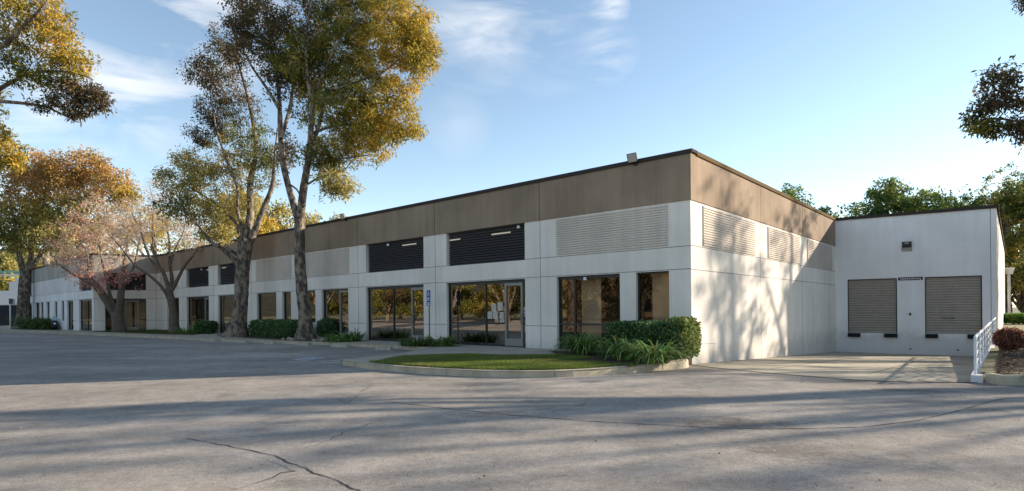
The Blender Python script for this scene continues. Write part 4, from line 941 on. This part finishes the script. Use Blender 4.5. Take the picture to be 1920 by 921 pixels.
# generic trees
def gtree(name, label, x, y, h, r, seed, pals, n=60, crown0=.35, leaf=(.26, .07), per=60, cr=.8, group=None, z0=0., lean=0.):
    g = np.random.default_rng(seed); tr = .022 * h + .06; top = np.array([x + lean, y, z0 + h * .82])
    limbs = [([(x, y, z0), (x + g.normal() * .1 + lean * .2, y, z0 + h * crown0 * .6), (x + lean * .5, y, z0 + h * crown0), tuple(top)], [tr, tr * .85, tr * .75, tr * .2])]
    cl = []
    for k in range(6):
        a = k * 1.05 + g.uniform(-.4, .4); zz = z0 + h * g.uniform(crown0 + .1, .85); rr_ = r * g.uniform(.45, .75); c = np.array([x + lean * .7 + math.cos(a) * rr_, y + math.sin(a) * rr_, zz])
        s = np.array([x + lean * .4, y, z0 + h * g.uniform(crown0 * .8, crown0 * 1.1)]); limbs.append(([tuple(s), tuple((s + c) / 2 + [0, 0, .3]), tuple(c)], [tr * .5, tr * .32, tr * .1]))
        cl.append((tuple(c), (r * .5, r * .5, h * .16), n // 8, int(g.choice(pals))))
    cl.append(((x + lean, y, z0 + h * .85), (r * .5, r * .5, h * .15), n // 5, int(g.choice(pals))))
    return make_tree(name, label, (x, y, z0), limbs, cl, PAL, seed, leaf, per, cr, n_trunk=8, group=group, flare=.5)

# trees behind the building and on the right, seen over the roofs
PINEG = [((.045, .08, .024), 3), ((.08, .11, .026), 3), ((.15, .15, .03), 2)]
PAL.append(PINEG)   # 5
gtree('pine_tree', 'round dense pine crown rising behind the left half of the dock wing', 40.5, 62, 15.0, 5.2, 31, [5], n=420, crown0=.42, leaf=(.34, .08), per=60, cr=.85)
gtree('pine_tree', 'lower spreading green crown behind the right half of the dock wing roof', 47.6, 61, 13.6, 4.6, 32, [5, 5, 0], n=260, crown0=.45, leaf=(.3, .07), per=55, cr=.8)
gtree('pine_tree', 'green treetop just showing over the sloping side roofline', 28.8, 60, 14.6, 2.6, 33, [5], n=70, crown0=.55, leaf=(.3, .07), cr=.7)
gtree('pine_tree', 'smaller dark treetop at the low end of the side roofline', 32.3, 60.5, 12.9, 1.7, 34, [5], n=50, crown0=.55, leaf=(.3, .07), cr=.6)
gtree('hillside_tree', 'tall loose olive and tan tree above the right corner of the dock wing', 50.0, 58, 15.6, 4.6, 35, [3, 3, 0, 4], n=120, crown0=.4, leaf=(.22, .06), cr=.6)
gtree('hillside_tree', 'bright green dense tree at the right edge behind the downpipe', 50.5, 56, 14.5, 5.4, 36, [5, 0, 3], n=240, crown0=.08, leaf=(.24, .08), per=60, cr=.8)
gtree('hillside_tree', 'dark leafy tree at the right edge close behind the low hedge', 47.5, 53.5, 9.5, 3.8, 37, [0, 2, 5], n=190, crown0=.1, leaf=(.20, .07), per=60, cr=.7)
gtree('hillside_tree', 'yellow green bushy tree filling the gap beyond the side wall', 46.6, 54.5, 7.5, 3.2, 38, [1, 3, 0], n=190, crown0=.05, leaf=(.24, .08), per=60, cr=.8)
gtree('hillside_tree', 'dark backmost tree closing the hillside beyond the dock wing', 57, 64, 15, 6.5, 39, [0, 2, 5], n=240, crown0=.1, leaf=(.3, .1), per=60, cr=1.)
# seen over the long roof at left
lab = ['pale olive treetop over the roof just left of the tallest trunk', 'olive treetop over the roof just right of the tallest trunk', 'small golden treetop over the roof near the parapet floodlight', 'tall golden green tree rising behind the roof between bare tree and thick trunk',
       'dense golden tree behind the roof above the bare trees', 'dull olive tree behind the far end of the roof', 'tall green tree behind the roof beyond the leftmost trunk']
for k, (px, Y, yt, r, pl) in enumerate(((525, 66, 372, 3.6, [3, 1]), (592, 70, 396, 2.6, [3, 1]), (635, 72, 404, 2.2, [1, 4]), (445, 62, 350, 4.2, [1, 3]), (290, 72, 385, 5.5, [1, 3, 4]), (175, 84, 400, 5.0, [3, 4]), (85, 95, 350, 6.5, [3, 4, 0]))):
    c = at(px, yt, Y); gtree('distant_tree', lab[k], c.x, Y, (c.z - 0) / 1.0, r, 50 + k, pl, n=130, crown0=.5, leaf=(.32, .10), per=45, cr=.95, group='trees behind the long roof')
# trees along the right side of the lot, outside the frame: their shade falls over asphalt and side wall
for k, (x, y, h, r, n, lb) in enumerate(((23, 8.5, 12.5, 3.6, 30, 'tall tree nearest the foreground asphalt'), (31, 20.5, 13.5, 3.4, 70, 'tree beside the ramp railing'), (27, 1.5, 12.5, 3.6, 40, 'tree level with the viewpoint'), (35, 26, 15, 3.6, 75, 'tree behind the one at the railing'),
    (25, -4.5, 12, 3.4, 60, 'tree just behind the viewpoint'), (33, 11, 14, 3.6, 30, 'tall tree set back from the foreground one'), (30, 29, 14, 3.0, 65, 'slim tree close to the dock wing'), (38, 18, 14, 3.4, 36, 'tallest tree above the ramp'), (43, 6, 15, 4, 34, 'high tree far back to the right'),
    (18, 3.5, 9.5, 2.8, 34, 'low spreading tree close on the right of the viewpoint'), (50, 15, 16, 4.4, 34, 'far tall tree in the second row'), (20, -2.5, 11, 3, 40, 'sparse tree behind the right shoulder'), (47, 24, 15, 4, 50, 'far tree beyond the ramp'), (34.5, 31, 14.5, 3.2, 60, 'tree on the slope above the dock wing'), (27, 24.3, 14, 2.4, 75, 'slender tree just past the ramp corner'), (24.5, 13, 12, 3.2, 22, 'tree between the viewpoint and the ramp'), (30, 16.5, 13.5, 3.2, 26, 'tree behind the one between viewpoint and ramp'))):
    gtree('lot_edge_tree', lb + ', right edge of the lot', x, y, h, r, 70 + k, [0, 2, 3], n=n, crown0=.30, leaf=(.17, .045), per=44, cr=.50, group='trees along the right edge of the lot', z0=0)
# unseen opposite side: trees and building invented for the glass to reflect
for k, (x, y, h, r) in enumerate(((-52, -3, 12, 4), (-37, -18, 13, 5), (-50, 6, 12, 5), (-52, 15, 13, 5.5), (-60, 22, 13, 5), (-64, 31, 12, 5.5), (-72, 42, 13, 6), (-66, 13, 12, 5.5), (-78, 30, 13, 6), (-70, 20, 5, 4), (-62, 27, 4.5, 4), (-66, 9, 5, 4), (-76, 38, 5, 4), (-84, 22, 12, 6), (-60, 17, 4, 3.5))):
    gtree('reflection_tree', 'added tree %s across the lot for the glass to reflect' % ['standing alone', 'beside the tan wall', 'shortest of the row', 'leafy and broad', 'tall and slim', 'at the end of the row', 'far off at the end', 'in the second row', 'far off in the second row', 'low and bushy', 'low, between two tall ones', 'low, near the tan wall', 'low, farthest left', 'at the back', 'smallest of all'][k], x, y, h, r, 90 + k, [3, 0, 2, 0], n=190, crown0=.08, leaf=(.28, .09), per=45, cr=.8, group='added trees across the lot')
PAL.append([((.20, .17, .05), 3), ((.12, .13, .04), 3), ((.30, .2, .06), 1)])
ob = empty('reflection_building', (-20, -32, 0), 'unseen tan building added across the lot for the storefront glass to reflect', 'building')
b = MB(); fo, lo = seg_frame((-78, 3), (-48, -46)); b.box(fo, 0, lo, -8, 0, 0, 8.4); b.build('wall', OPP, ob)
b = MB()
for k in range(6): b.box(fo, 4 + k * 9, 7.5 + k * 9, .002, .05, .9, 3.0)
b.build('window', MATS['bronze_frame'], ob)

# ================================================================== shrubs
def shrub(name, label, c, r, pal, n, leaf=(.06, .028), seed=1, cat='shrub', group=None, power=4., stems=True, z0=ZS, box=None, axes=None):
    """clipped or rounded shrub; power 2 = round, 6 = boxy. axes: local x and y directions"""
    g = np.random.default_rng(seed); root = empty(name, (c[0], c[1], z0), label, cat, group)
    ax, ay = axes or ((1, 0), (0, 1)); ax = np.array([*ax, 0.]); ay = np.array([*ay, 0.]); az = np.array([0, 0, 1.])
    d = g.normal(size=(n, 3)); d /= np.linalg.norm(d, axis=1)[:, None]
    if power > 3:   # even cover over a boxy body
        u_ = g.uniform(-1, 1, (n, 3)); k_ = g.integers(0, 3, n); sg = g.choice([-1, 1], n); sg[k_ == 2] = 1; ar = np.array([r[1] * r[2], r[0] * r[2], r[0] * r[1]]); k_ = g.choice(3, n, p=ar / ar.sum()); u_[np.arange(n), k_] = np.where(k_ == 2, 1, g.choice([-1, 1], n)); d = u_
    nrm_ = (np.abs(d) ** power).sum(1) ** (1 / power); s = d / nrm_[:, None]
    depth = 1 - g.random(n) ** 2 * .30
    bump = 1 + .05 * np.sin(s[:, 0] * 9 + seed) * np.sin(s[:, 1] * 7) + .04 * np.sin(s[:, 0] * 23 + 2) * np.cos(s[:, 2] * 11)
    s = s * (depth * bump)[:, None]
    loc = s * np.array(r); hz = r[2]
    pos = np.array([c[0], c[1], z0 + hz * 1.0]) + loc[:, 0:1] * ax + loc[:, 1:2] * ay + loc[:, 2:3] * az
    keep = pos[:, 2] > z0 + .03; pos = pos[keep]; s = s[keep]; m = len(pos)
    out = s[:, 0:1] * ax + s[:, 1:2] * ay + s[:, 2:3] * az
    v, cc = leaves(pos, np.full(m, .03), 1, leaf[0], leaf[1], pal, g, -.15)
    colmesh('foliage', v, 4, cc, LEAF, root)
    if stems:
        b = MB()
        for k in range(9):
            a = g.uniform(0, 6.28); q = [np.array([c[0], c[1], z0]) + ax * r[0] * .8 * g.uniform(-1, 1) + ay * r[1] * .4 * g.uniform(-1, 1)]; q.append(q[0] + np.array([.05 * math.cos(a), .05 * math.sin(a), hz * 1.2])); tube(b, q, [.016, .008], 4)
            for _ in range(6):
                dv = g.normal(size=3); dv[2] = abs(dv[2]) * .6; dv *= np.array([r[0] * .4, r[1] * .5, hz * .5]); p_ = q[0] * .5 + q[1] * .5; tube(b, [p_, p_ + dv[0] * ax + dv[1] * ay + dv[2] * az], [.009, .005], 3)
        # dense inner twig mass that stops the view through
        core = []; nu, nv = 14, 9
        for i in range(nu):
            for j in range(nv):
                pass
        b.build('stems', BARKS, root)
    g2 = np.random.default_rng(seed + 5); q = g2.uniform(-.8, .8, (int(n * .35), 3)); p2 = np.array([c[0], c[1], z0 + hz]) + q[:, 0:1] * r[0] * ax + q[:, 1:2] * r[1] * ay + q[:, 2:3] * hz * az
    if power < 3: p2 = p2[(q ** 2).sum(1) < .66]
    v, cc = leaves(p2, np.full(len(p2), .02), 1, leaf[0] * 1.9, leaf[1] * 2.1, pal, g2, 0); colmesh('inner_foliage', v, 4, cc, LEAF, root)
    return root
HG = [((.045, .085, .034), 4), ((.07, .12, .045), 3), ((.15, .21, .09), 1)]
HG_LIT = [((.07, .10, .03), 3), ((.14, .16, .045), 2), ((.24, .22, .09), 1)]  # paler hedge green, sunlight on the hedge end put into the colour
c_ = FA(.80, .98, 0)
shrub('clipped_hedge', 'large clipped dark green hedge wrapping the near corner of the building', FA(.80, .98, 0), (1.22, .62, .49), HG, 17000, (.055, .026), 41, cat='hedge', power=7, axes=(dA, nA))
shrub('loose_shrub', 'taller looser sunlit end of the hedge right at the building corner', FA(-.12, .95, 0), (.38, .62, .56), HG_LIT, 6500, (.055, .026), 42, power=3.2, axes=(dA, nA))
def shrub_px(name, label, x0, x1, ytop, ybase, pal, n, seed, **k):
    b_ = gp((x0 + x1) / 2, ybase, ZS); Y = b_.y; rx = (x1 - x0) / 2 / F * Y; h = at((x0 + x1) / 2, ytop, Y).z - ZS
    return shrub(name, label, (b_.x, b_.y + rx * .25), (rx, k.pop('ry', min(rx, .8)), h / 2), pal, n, seed=seed, **k)
shrub_px('rounded_shrub', 'rounded blue green shrub between the tallest tree and the dark doorway', 594, 650, 597, 634, HG, 5200, 43, leaf=(.07, .034), power=2.6)
a_, c2_ = gp(468, 631, ZS), gp(556, 636, ZS)
mid_ = (a_ + c2_) / 2; dh = (c2_ - a_).normalized()
shrub('clipped_hedge', 'long dark hedge between the two big trunks', (mid_.x + .1, mid_.y + .5), ((c2_ - a_).length / 2 + .25, .55, .455), HG, 15000, (.07, .034), 44, cat='hedge', power=4.5, axes=((dh.x, dh.y), (-dh.y, dh.x)))
shrub_px('rounded_shrub', 'small dark clipped shrub beside the pier left of the thick trunk', 366, 402, 603, 626, HG, 3600, 45, leaf=(.08, .04), power=3.4)
shrub_px('green_hedge', 'low bright green hedge at the right edge beyond the side wall', 1890, 1960, 589, 607, [((.05, .10, .02), 2), ((.09, .15, .03), 1)], 6000, 46, leaf=(.08, .04), power=6, cat='hedge')
shrub_px('maroon_shrub', 'maroon brown leafy shrub in the mulch behind the railing', 1876, 1922, 617, 656, [((.15, .065, .045), 3), ((.22, .11, .07), 2), ((.09, .045, .035), 2)], 4200, 47, leaf=(.075, .024), power=2.0)
shrub_px('far_shrub', 'round green shrub outside at the far left by the pale building', -10, 22, 515, 560, [((.12, .16, .05), 2), ((.18, .2, .07), 1)], 3500, 48, leaf=(.3, .15), power=2.2) if False else None

def strap_plant(name, label, c, n, L_, wd, pal, seed, spread=.25, cat='plant', group=None, z0=ZS, stiff=1.):
    g = np.random.default_rng(seed); root = empty(name, (c[0], c[1], z0), label, cat, group); V = []; C_ = []
    pc = [np.array(p[0]) for p in pal]; pw = np.array([p[1] for p in pal], float); pw /= pw.sum()
    for _ in range(n):
        a = g.uniform(0, 6.28); r0 = spread * math.sqrt(g.random()); az = a + g.normal() * .5; l = L_ * g.uniform(.6, 1.15); up = g.uniform(.35, 1.25) * stiff; b0 = np.array([c[0] + math.cos(a) * r0, c[1] + math.sin(a) * r0, z0]); 
        h = np.array([math.cos(az), math.sin(az), 0]); s = np.array([-h[1], h[0], 0]); pts = []; th = min(1.45, .55 + up * .75); p = b0.copy(); k = 6
        for i in range(k + 1):
            pts.append(p.copy()); p = p + (h * math.cos(th) + np.array([0, 0, math.sin(th)])) * l / k; th -= (.10 + .34 * g.random()) * (1 + i * .14)
            p[2] = max(p[2], z0 + .01)
        ws = [wd * w_ for w_ in (.6, 1, 1.05, 1, .8, .5, .08)]; col = pc[g.choice(len(pc), p=pw)] * g.uniform(.7, 1.3)
        for i in range(k):
            V += [pts[i] - s * ws[i], pts[i] + s * ws[i], pts[i + 1] + s * ws[i + 1], pts[i + 1] - s * ws[i + 1]]; C_.append(col)
    colmesh('foliage', np.array(V), 4, np.array(C_), BLADE, root); return root
AG = [((.17, .29, .075), 4), ((.26, .38, .11), 3), ((.09, .16, .045), 2), ((.38, .36, .14), .5)]
DG = [((.09, .15, .045), 4), ((.14, .21, .06), 2), ((.22, .29, .08), .8)]
g1, g2_, g3 = gp(1095, 664, ZS), gp(1172, 674, ZS), gp(1228, 681, ZS)
strap_plant('strap_leaf_plant', 'large arching strap leaf clump at the left end of the corner bed', g1, 300, 1.12, .022, AG, 61, .34, group='strap leaf clumps in the corner bed')
strap_plant('strap_leaf_plant', 'strap leaf clump in front of the middle of the corner hedge', g2_, 260, 1.0, .021, AG, 62, .34, group='strap leaf clumps in the corner bed')
strap_plant('strap_leaf_plant', 'strap leaf clump with yellowed tips spilling over the kerb near the corner', g3, 270, .95, .021, AG[:3] + [((.30, .26, .10), 1.2)], 63, .34, group='strap leaf clumps in the corner bed')
for k, (x, y, n, l, sp, lb) in enumerate(((778, 648.5, 170, .62, .5, 'low green clump left of the parking sign post'), (826, 649, 190, .68, .5, 'low green clump right of the parking sign post'), (640, 640.5, 190, .7, .6, 'bright low leafy clump in front of the rounded shrub'), (664, 639.5, 110, .75, .35, 'low clump at the foot of the pier beside the rounded shrub'), (352, 624.5, 120, .8, .6, 'light green low clump left of the small dark shrub'))):
    strap_plant('low_plant', lb, gp(x, y, ZS), n, l, .022, AG if k in (2, 4) else DG, 64 + k, sp, group='low leafy clumps along the facade')
for k, (x, y, n, l) in enumerate(((40, 614, 300, 1.5), (58, 616, 420, 1.7), (74, 617, 380, 1.6), (90, 617.5, 320, 1.5))):
    strap_plant('tall_grass_plant', 'dark tall grassy clump, %s of four in front of the narrow windows' % ['leftmost', 'second from left', 'third from left', 'rightmost'][k], gp(x, y, ZS), n, l, .035, DG, 80 + k, .8, group='dark grassy clumps at the far left', stiff=1.3)

# stones around the trunks
g = np.random.default_rng(8); k = 0
def stone(c, r, sd):
    bm = bmesh.new(); bmesh.ops.create_icosphere(bm, subdivisions=2, radius=1); gg = np.random.default_rng(sd); sc = (r * gg.uniform(.9, 1.4), r * gg.uniform(.8, 1.2), r * gg.uniform(.5, .75)); ph = gg.uniform(0, 6, 3)
    for v in bm.verts:
        q = 1 + .12 * math.sin(v.co.x * 3 + ph[0]) + .10 * math.sin(v.co.y * 4 + ph[1]) + .08 * math.sin(v.co.z * 5 + ph[2]); v.co = Vector((v.co.x * sc[0] * q, v.co.y * sc[1] * q, v.co.z * sc[2] * q))
    me = bpy.data.meshes.new('stone'); bm.to_mesh(me); bm.free(); me.materials.append(STONE); me.polygons.foreach_set('use_smooth', [True] * len(me.polygons))
    o = bpy.data.objects.new('stone', me); COL.objects.link(o); o.location = (c.x, c.y, c.z + sc[2] * .6); o.rotation_euler[2] = gg.uniform(0, 6); return o
for i in range(46):
    if i < 30: x, y = g.uniform(588, 622), g.uniform(633, 640); lb = 'pale river stone in the bed right of the tallest trunk'
    else: x, y = g.uniform(528, 558), g.uniform(632, 638.5); lb = 'pale river stone in the bed left of the tallest trunk'
    tag(stone(gp(x, y, ZS + .01), g.uniform(.05, .11), i), lb, 'stone', 'river stones right of the tallest trunk' if i < 30 else 'river stones left of the tallest trunk')

# mulch behind the railing: one sheet and loose bark
def mz(t, s): return .085 + .05 * smooth((t + .3) / 3) + .012 * max(0, s - 6.8) + .02 * math.sin(t * 1.7) * math.sin(s * 1.3)
b = MB(); tl, slist = rng(-.35, 20, 40), rng(6.77, 26, 30)
for i in range(len(tl) - 1):
    for j in range(len(slist) - 1):
        q = [(tl[i], slist[j]), (tl[i], slist[j + 1]), (tl[i + 1], slist[j + 1]), (tl[i + 1], slist[j])]
        b.add([TS(t, s, mz(t, s)) for t, s in q], [(3, 2, 1, 0)])
MUL = mat('mulch_ground', (.085, .055, .04), .95, vary=.7, vscale=16, bump=1., bscale=45); tag(b.build('mulch_bed', MUL), kind='structure')
n = 16000; t = g.uniform(-.2, 15, n) ** 1.0; s = 6.8 + g.random(n) ** 1.6 * 9; zz = np.array([mz(a, c) for a, c in zip(t, s)]); P = np.array([TS(a, c, z) for a, c, z in zip(t, s, zz)]); P[:, 2] += g.random(n) * .035
a = g.uniform(0, 6.28, n); ln = g.uniform(.02, .09, n)[:, None]; wd = g.uniform(.006, .02, n)[:, None]; ax = np.c_[np.cos(a), np.sin(a), g.normal(0, .25, n)]; sd = np.c_[-np.sin(a), np.cos(a), g.normal(0, .35, n)]
v = np.stack([P - ax * ln / 2 - sd * wd, P + ax * ln / 2 - sd * wd, P + ax * ln / 2 + sd * wd, P - ax * ln / 2 + sd * wd], 1)
pc = np.array([(.10, .06, .04), (.18, .12, .08), (.34, .27, .21), (.05, .035, .03)]); c = pc[g.choice(4, n, p=[.35, .3, .15, .2])] * g.uniform(.7, 1.3, n)[:, None]
tag(colmesh('bark_mulch', v.reshape(-1, 3), 4, c, LEAF), 'brown shredded bark mulch behind the white railing', 'mulch', kind='stuff')
# fallen leaves and litter on the asphalt, thicker by the far kerb
n = 520; px = g.uniform(-200, 1950, n); py = 640 + g.random(n) ** .8 * 300; k2 = 700; kx = g.uniform(0, 620, k2); ky = 622 + kx * .04 + g.random(k2) ** 1.5 * 26 + 2; px = np.r_[px, kx]; py = np.r_[py, ky]; pts = []
for x, y in zip(px, py):
    p = gp(x, y, 0); tt_ = (p.x - P0[0]) * dB[0] + (p.y - P0[1]) * dB[1]; ss_ = (p.x - P0[0]) * nB[0] + (p.y - P0[1]) * nB[1]
    if tt_ < -.2 and not inpoly(p.x, p.y, outline) and p.y < 60: pts.append((p.x, p.y, zg(tt_, ss_) + .012))
P = np.array(pts); n = len(P); a = g.uniform(0, 6.28, n); ln = g.uniform(.015, .04, n)[:, None]; wd = ln * g.uniform(.2, .4, n)[:, None]; ax = np.c_[np.cos(a), np.sin(a), g.normal(0, .12, n)]; sd = np.c_[-np.sin(a), np.cos(a), g.normal(0, .3, n)]
v = np.stack([P - ax * ln / 2, P + sd * wd, P + ax * ln / 2, P - sd * wd], 1); v[..., 2] = np.maximum(v[..., 2], P[:, None, 2] - .006)
pc = np.array([(.34, .26, .15), (.14, .09, .05), (.50, .44, .36), (.09, .06, .04)]); tag(colmesh('fallen_leaves', v.reshape(-1, 3), 4, pc[g.choice(4, n)] * g.uniform(.7, 1.3, n)[:, None], LEAF), 'scattered dry leaves on the asphalt and along the kerb', 'leaves', kind='stuff')

# weathered kerb stops in front of the planting
ksm = mat('worn_stop', (.44, .385, .31), .9, vary=.35, vscale=5)
for k, (x0, x1, y) in enumerate(((384, 403, 640.0), (444, 462, 642.8), (492, 513, 645), (553, 579, 647.6), (620, 649, 651), (704, 732, 656))):
    a_ = gp(x0, y - .3, 0); c_ = gp(x1, y + .8, 0); d_ = (c_ - a_).normalized(); n_ = Vector((-d_.y, d_.x, 0)); a_ = a_ + n_ * .16; c_ = c_ + n_ * .16
    f_ = Frame((a_.x, a_.y), (d_.x, d_.y), (-n_.x, -n_.y)); l_ = (c_ - a_).length; b = MB()
    b.hexa([f_(0, 0, .0), f_(l_, 0, .0), f_(l_, .17, .0), f_(0, .17, .0), f_(.03, .03, .135), f_(l_ - .03, .03, .135), f_(l_ - .03, .13, .135), f_(.03, .13, .135)])
    tag(b.build('wheel_stop', ksm), ['leftmost worn concrete stop, near the small dark shrub', 'worn concrete stop below the thick-barked trunk', 'worn concrete stop below the middle of the long dark hedge', 'worn concrete stop below the tallest trunk', 'worn concrete stop below the rounded shrub', 'rightmost worn concrete stop, close to the ramp notch'][k], 'wheel stop', 'concrete stops along the parking kerb')

# motor scooter parked against the wall at the far left
c0 = gp(102.5, 618, ZS); SC = empty('motor_scooter', tuple(c0), 'dark motor scooter with a pale windscreen parked by the wall beside the grassy clumps', 'scooter')
ds = Vector((c0.x, c0.y, 0)).normalized(); fsx = Frame((c0.x, c0.y), (ds.y, -ds.x), (-ds.x * .8, -ds.y * .8))
for w_ in (.45, -.55):
    b = MB(); q = [fsx(.0, w_ + .24 * math.cos(t), .25 + .24 * math.sin(t)) for t in [i * .5236 for i in range(13)]]; tube(b, q, [.055] * 13, 6); b.bar(fsx(-.05, w_, .25), fsx(.05, w_, .25), .12, 8); b.build('wheel', RUBBER, SC)
b = MB(); b.hexa([fsx(-.2, -.75, .3), fsx(.2, -.75, .3), fsx(.2, .35, .22), fsx(-.2, .35, .22), fsx(-.16, -.7, .72), fsx(.16, -.7, .72), fsx(.14, -.1, .68), fsx(-.14, -.1, .68)]); b.hexa([fsx(-.24, .2, .25), fsx(.24, .2, .25), fsx(.2, .5, .35), fsx(-.2, .5, .35), fsx(-.2, .1, .95), fsx(.2, .1, .95), fsx(.14, .25, .95), fsx(-.14, .25, .95)]); b.build('body', SIGNB, SC)
b = MB(); b.bar(fsx(-.34, .12, 1.0), fsx(.34, .12, 1.0), .025, 6); b.build('handlebar', LAMPM, SC)
b = MB(); b.hexa([fsx(-.2, .2, .95), fsx(.2, .2, .95), fsx(.2, .215, .95), fsx(-.2, .215, .95), fsx(-.13, .05, 1.32), fsx(.13, .05, 1.32), fsx(.13, .065, 1.32), fsx(-.13, .065, 1.32)]); b.build('windscreen', mat('pale_screen', (.45, .55, .62), .2), SC)
b = MB(); b.bar(fsx(0, .36, .68), fsx(0, .42, .68), .09, 10); b.build('headlight', SIGNW, SC)

# far left: street beyond, neighbouring white building, fence, distant block with green trim, sign pole
c0 = gp(19.5, 619, .02); e = empty('sign_post', tuple(c0), 'thin pale post on the verge left of the leftmost trunk', 'post')
b = MB(); hz = at(19.5, 560, c0.y).z; b.bar(c0, (c0.x, c0.y, hz), .06, 6); b.build('post', RAIL, e); b = MB(); b.box(Frame((c0.x, c0.y), (0, 1), (1, 0)), -.22, .22, .07, .09, hz - .5, hz); b.build('sign_plate', STEEL, e)
nb = empty('white_building', (-70, 78, 0), 'small white neighbouring building with a pitched roofline at the far left edge', 'building')
Y = 76.
def hb(x0, x1, y0, y1, Y, dep, m, par, nm, w=0):
    a, c = at(x0, y0, Y), at(x1, y1, Y); b = MB(); f = Frame((a.x, Y), (1, 0), (0, -1)); b.box(f, 0, c.x - a.x, -dep, w, max(0, a.z), c.z); return b.build(nm, m, par)
hb(-60, 36, 608, 545, Y, 10, FARW, nb, 'wall'); hb(17, 36, 545.2, 528, Y, 10, FARW, nb, 'wall'); hb(29, 44, 527.8, 522, Y, 10, FARW, nb, 'parapet'); hb(18, 28, 590, 561, Y, .3, COPEGREY, nb, 'window', .05); hb(-40, 15, 580, 572, Y, .3, COPEGREY, nb, 'window', .05)
fe = empty('picket_fence', (-60, 70, 0), 'black picket fence in front of the white building at the far left', 'fence')
b = MB(); a_, c_ = at(-70, 600, 68), at(33, 600, 68)
for k in range(46):
    x = a_.x + (c_.x - a_.x) * k / 45; b.bar((x, 68, .2), (x, 68, 2.6), .07, 4)
b.bar((a_.x, 68, .6), (c_.x, 68, .6), .05, 4); b.bar((a_.x, 68, 2.3), (c_.x, 68, 2.3), .05, 4); b.build('pickets', FENCE, fe)
fb = empty('distant_building', (-140, 150, 0), 'long cream building with a green roof trim far off at the left edge', 'building')
hb(-90, 37, 600, 513, 150, 12, mat('cream_wall', (.75, .66, .52), .8), fb, 'wall'); hb(-90, 38, 512.8, 508, 149.8, 12.4, GREENT, fb, 'roof_trim'); hb(0, 4, 522, 516, 149.7, .3, mat('red_shutter', (.45, .28, .24), .8), fb, 'window', .05)
for k, (px, Y, yt, r, pl) in enumerate(((20, 190, 468, 9, [3, 0]), (-30, 180, 480, 9, [3]), (8, 90, 525, 2.2, [3, 0]), (70, 200, 465, 10, [3, 0]))):
    c = at(px, yt, Y); gtree('distant_tree', ['hazy olive tree beyond the green trimmed building', 'tree at the very left edge of the skyline', 'small bright tree in front of the cream building', 'far tree glimpsed behind the leftmost trunk'][k], c.x, Y, c.z, r, 120 + k, pl, n=120, crown0=.3, leaf=(.6, .25), per=40, cr=1.6, group='far trees at the left edge')
verge = [gp(x, y, 0) for x, y in ((-80, 605), (34, 605), (40, 600), (-80, 600))]
b = MB(); b.add([(-70, 56, .03), (-44, 56, .03), (-52, 64, .03), (-80, 64, .03)], [(0, 1, 2, 3)]); tag(b.build('verge', mat('dry_grass_verge', (.30, .25, .08), .95, vary=.4, vscale=2)), kind='structure')
b = MB(); b.add([(-95, 66.5, .012), (-47, 66.5, .012), (-50, 76, .012), (-110, 76, .012)], [(0, 1, 2, 3)]); tag(b.build('street', ASPH), kind='structure')
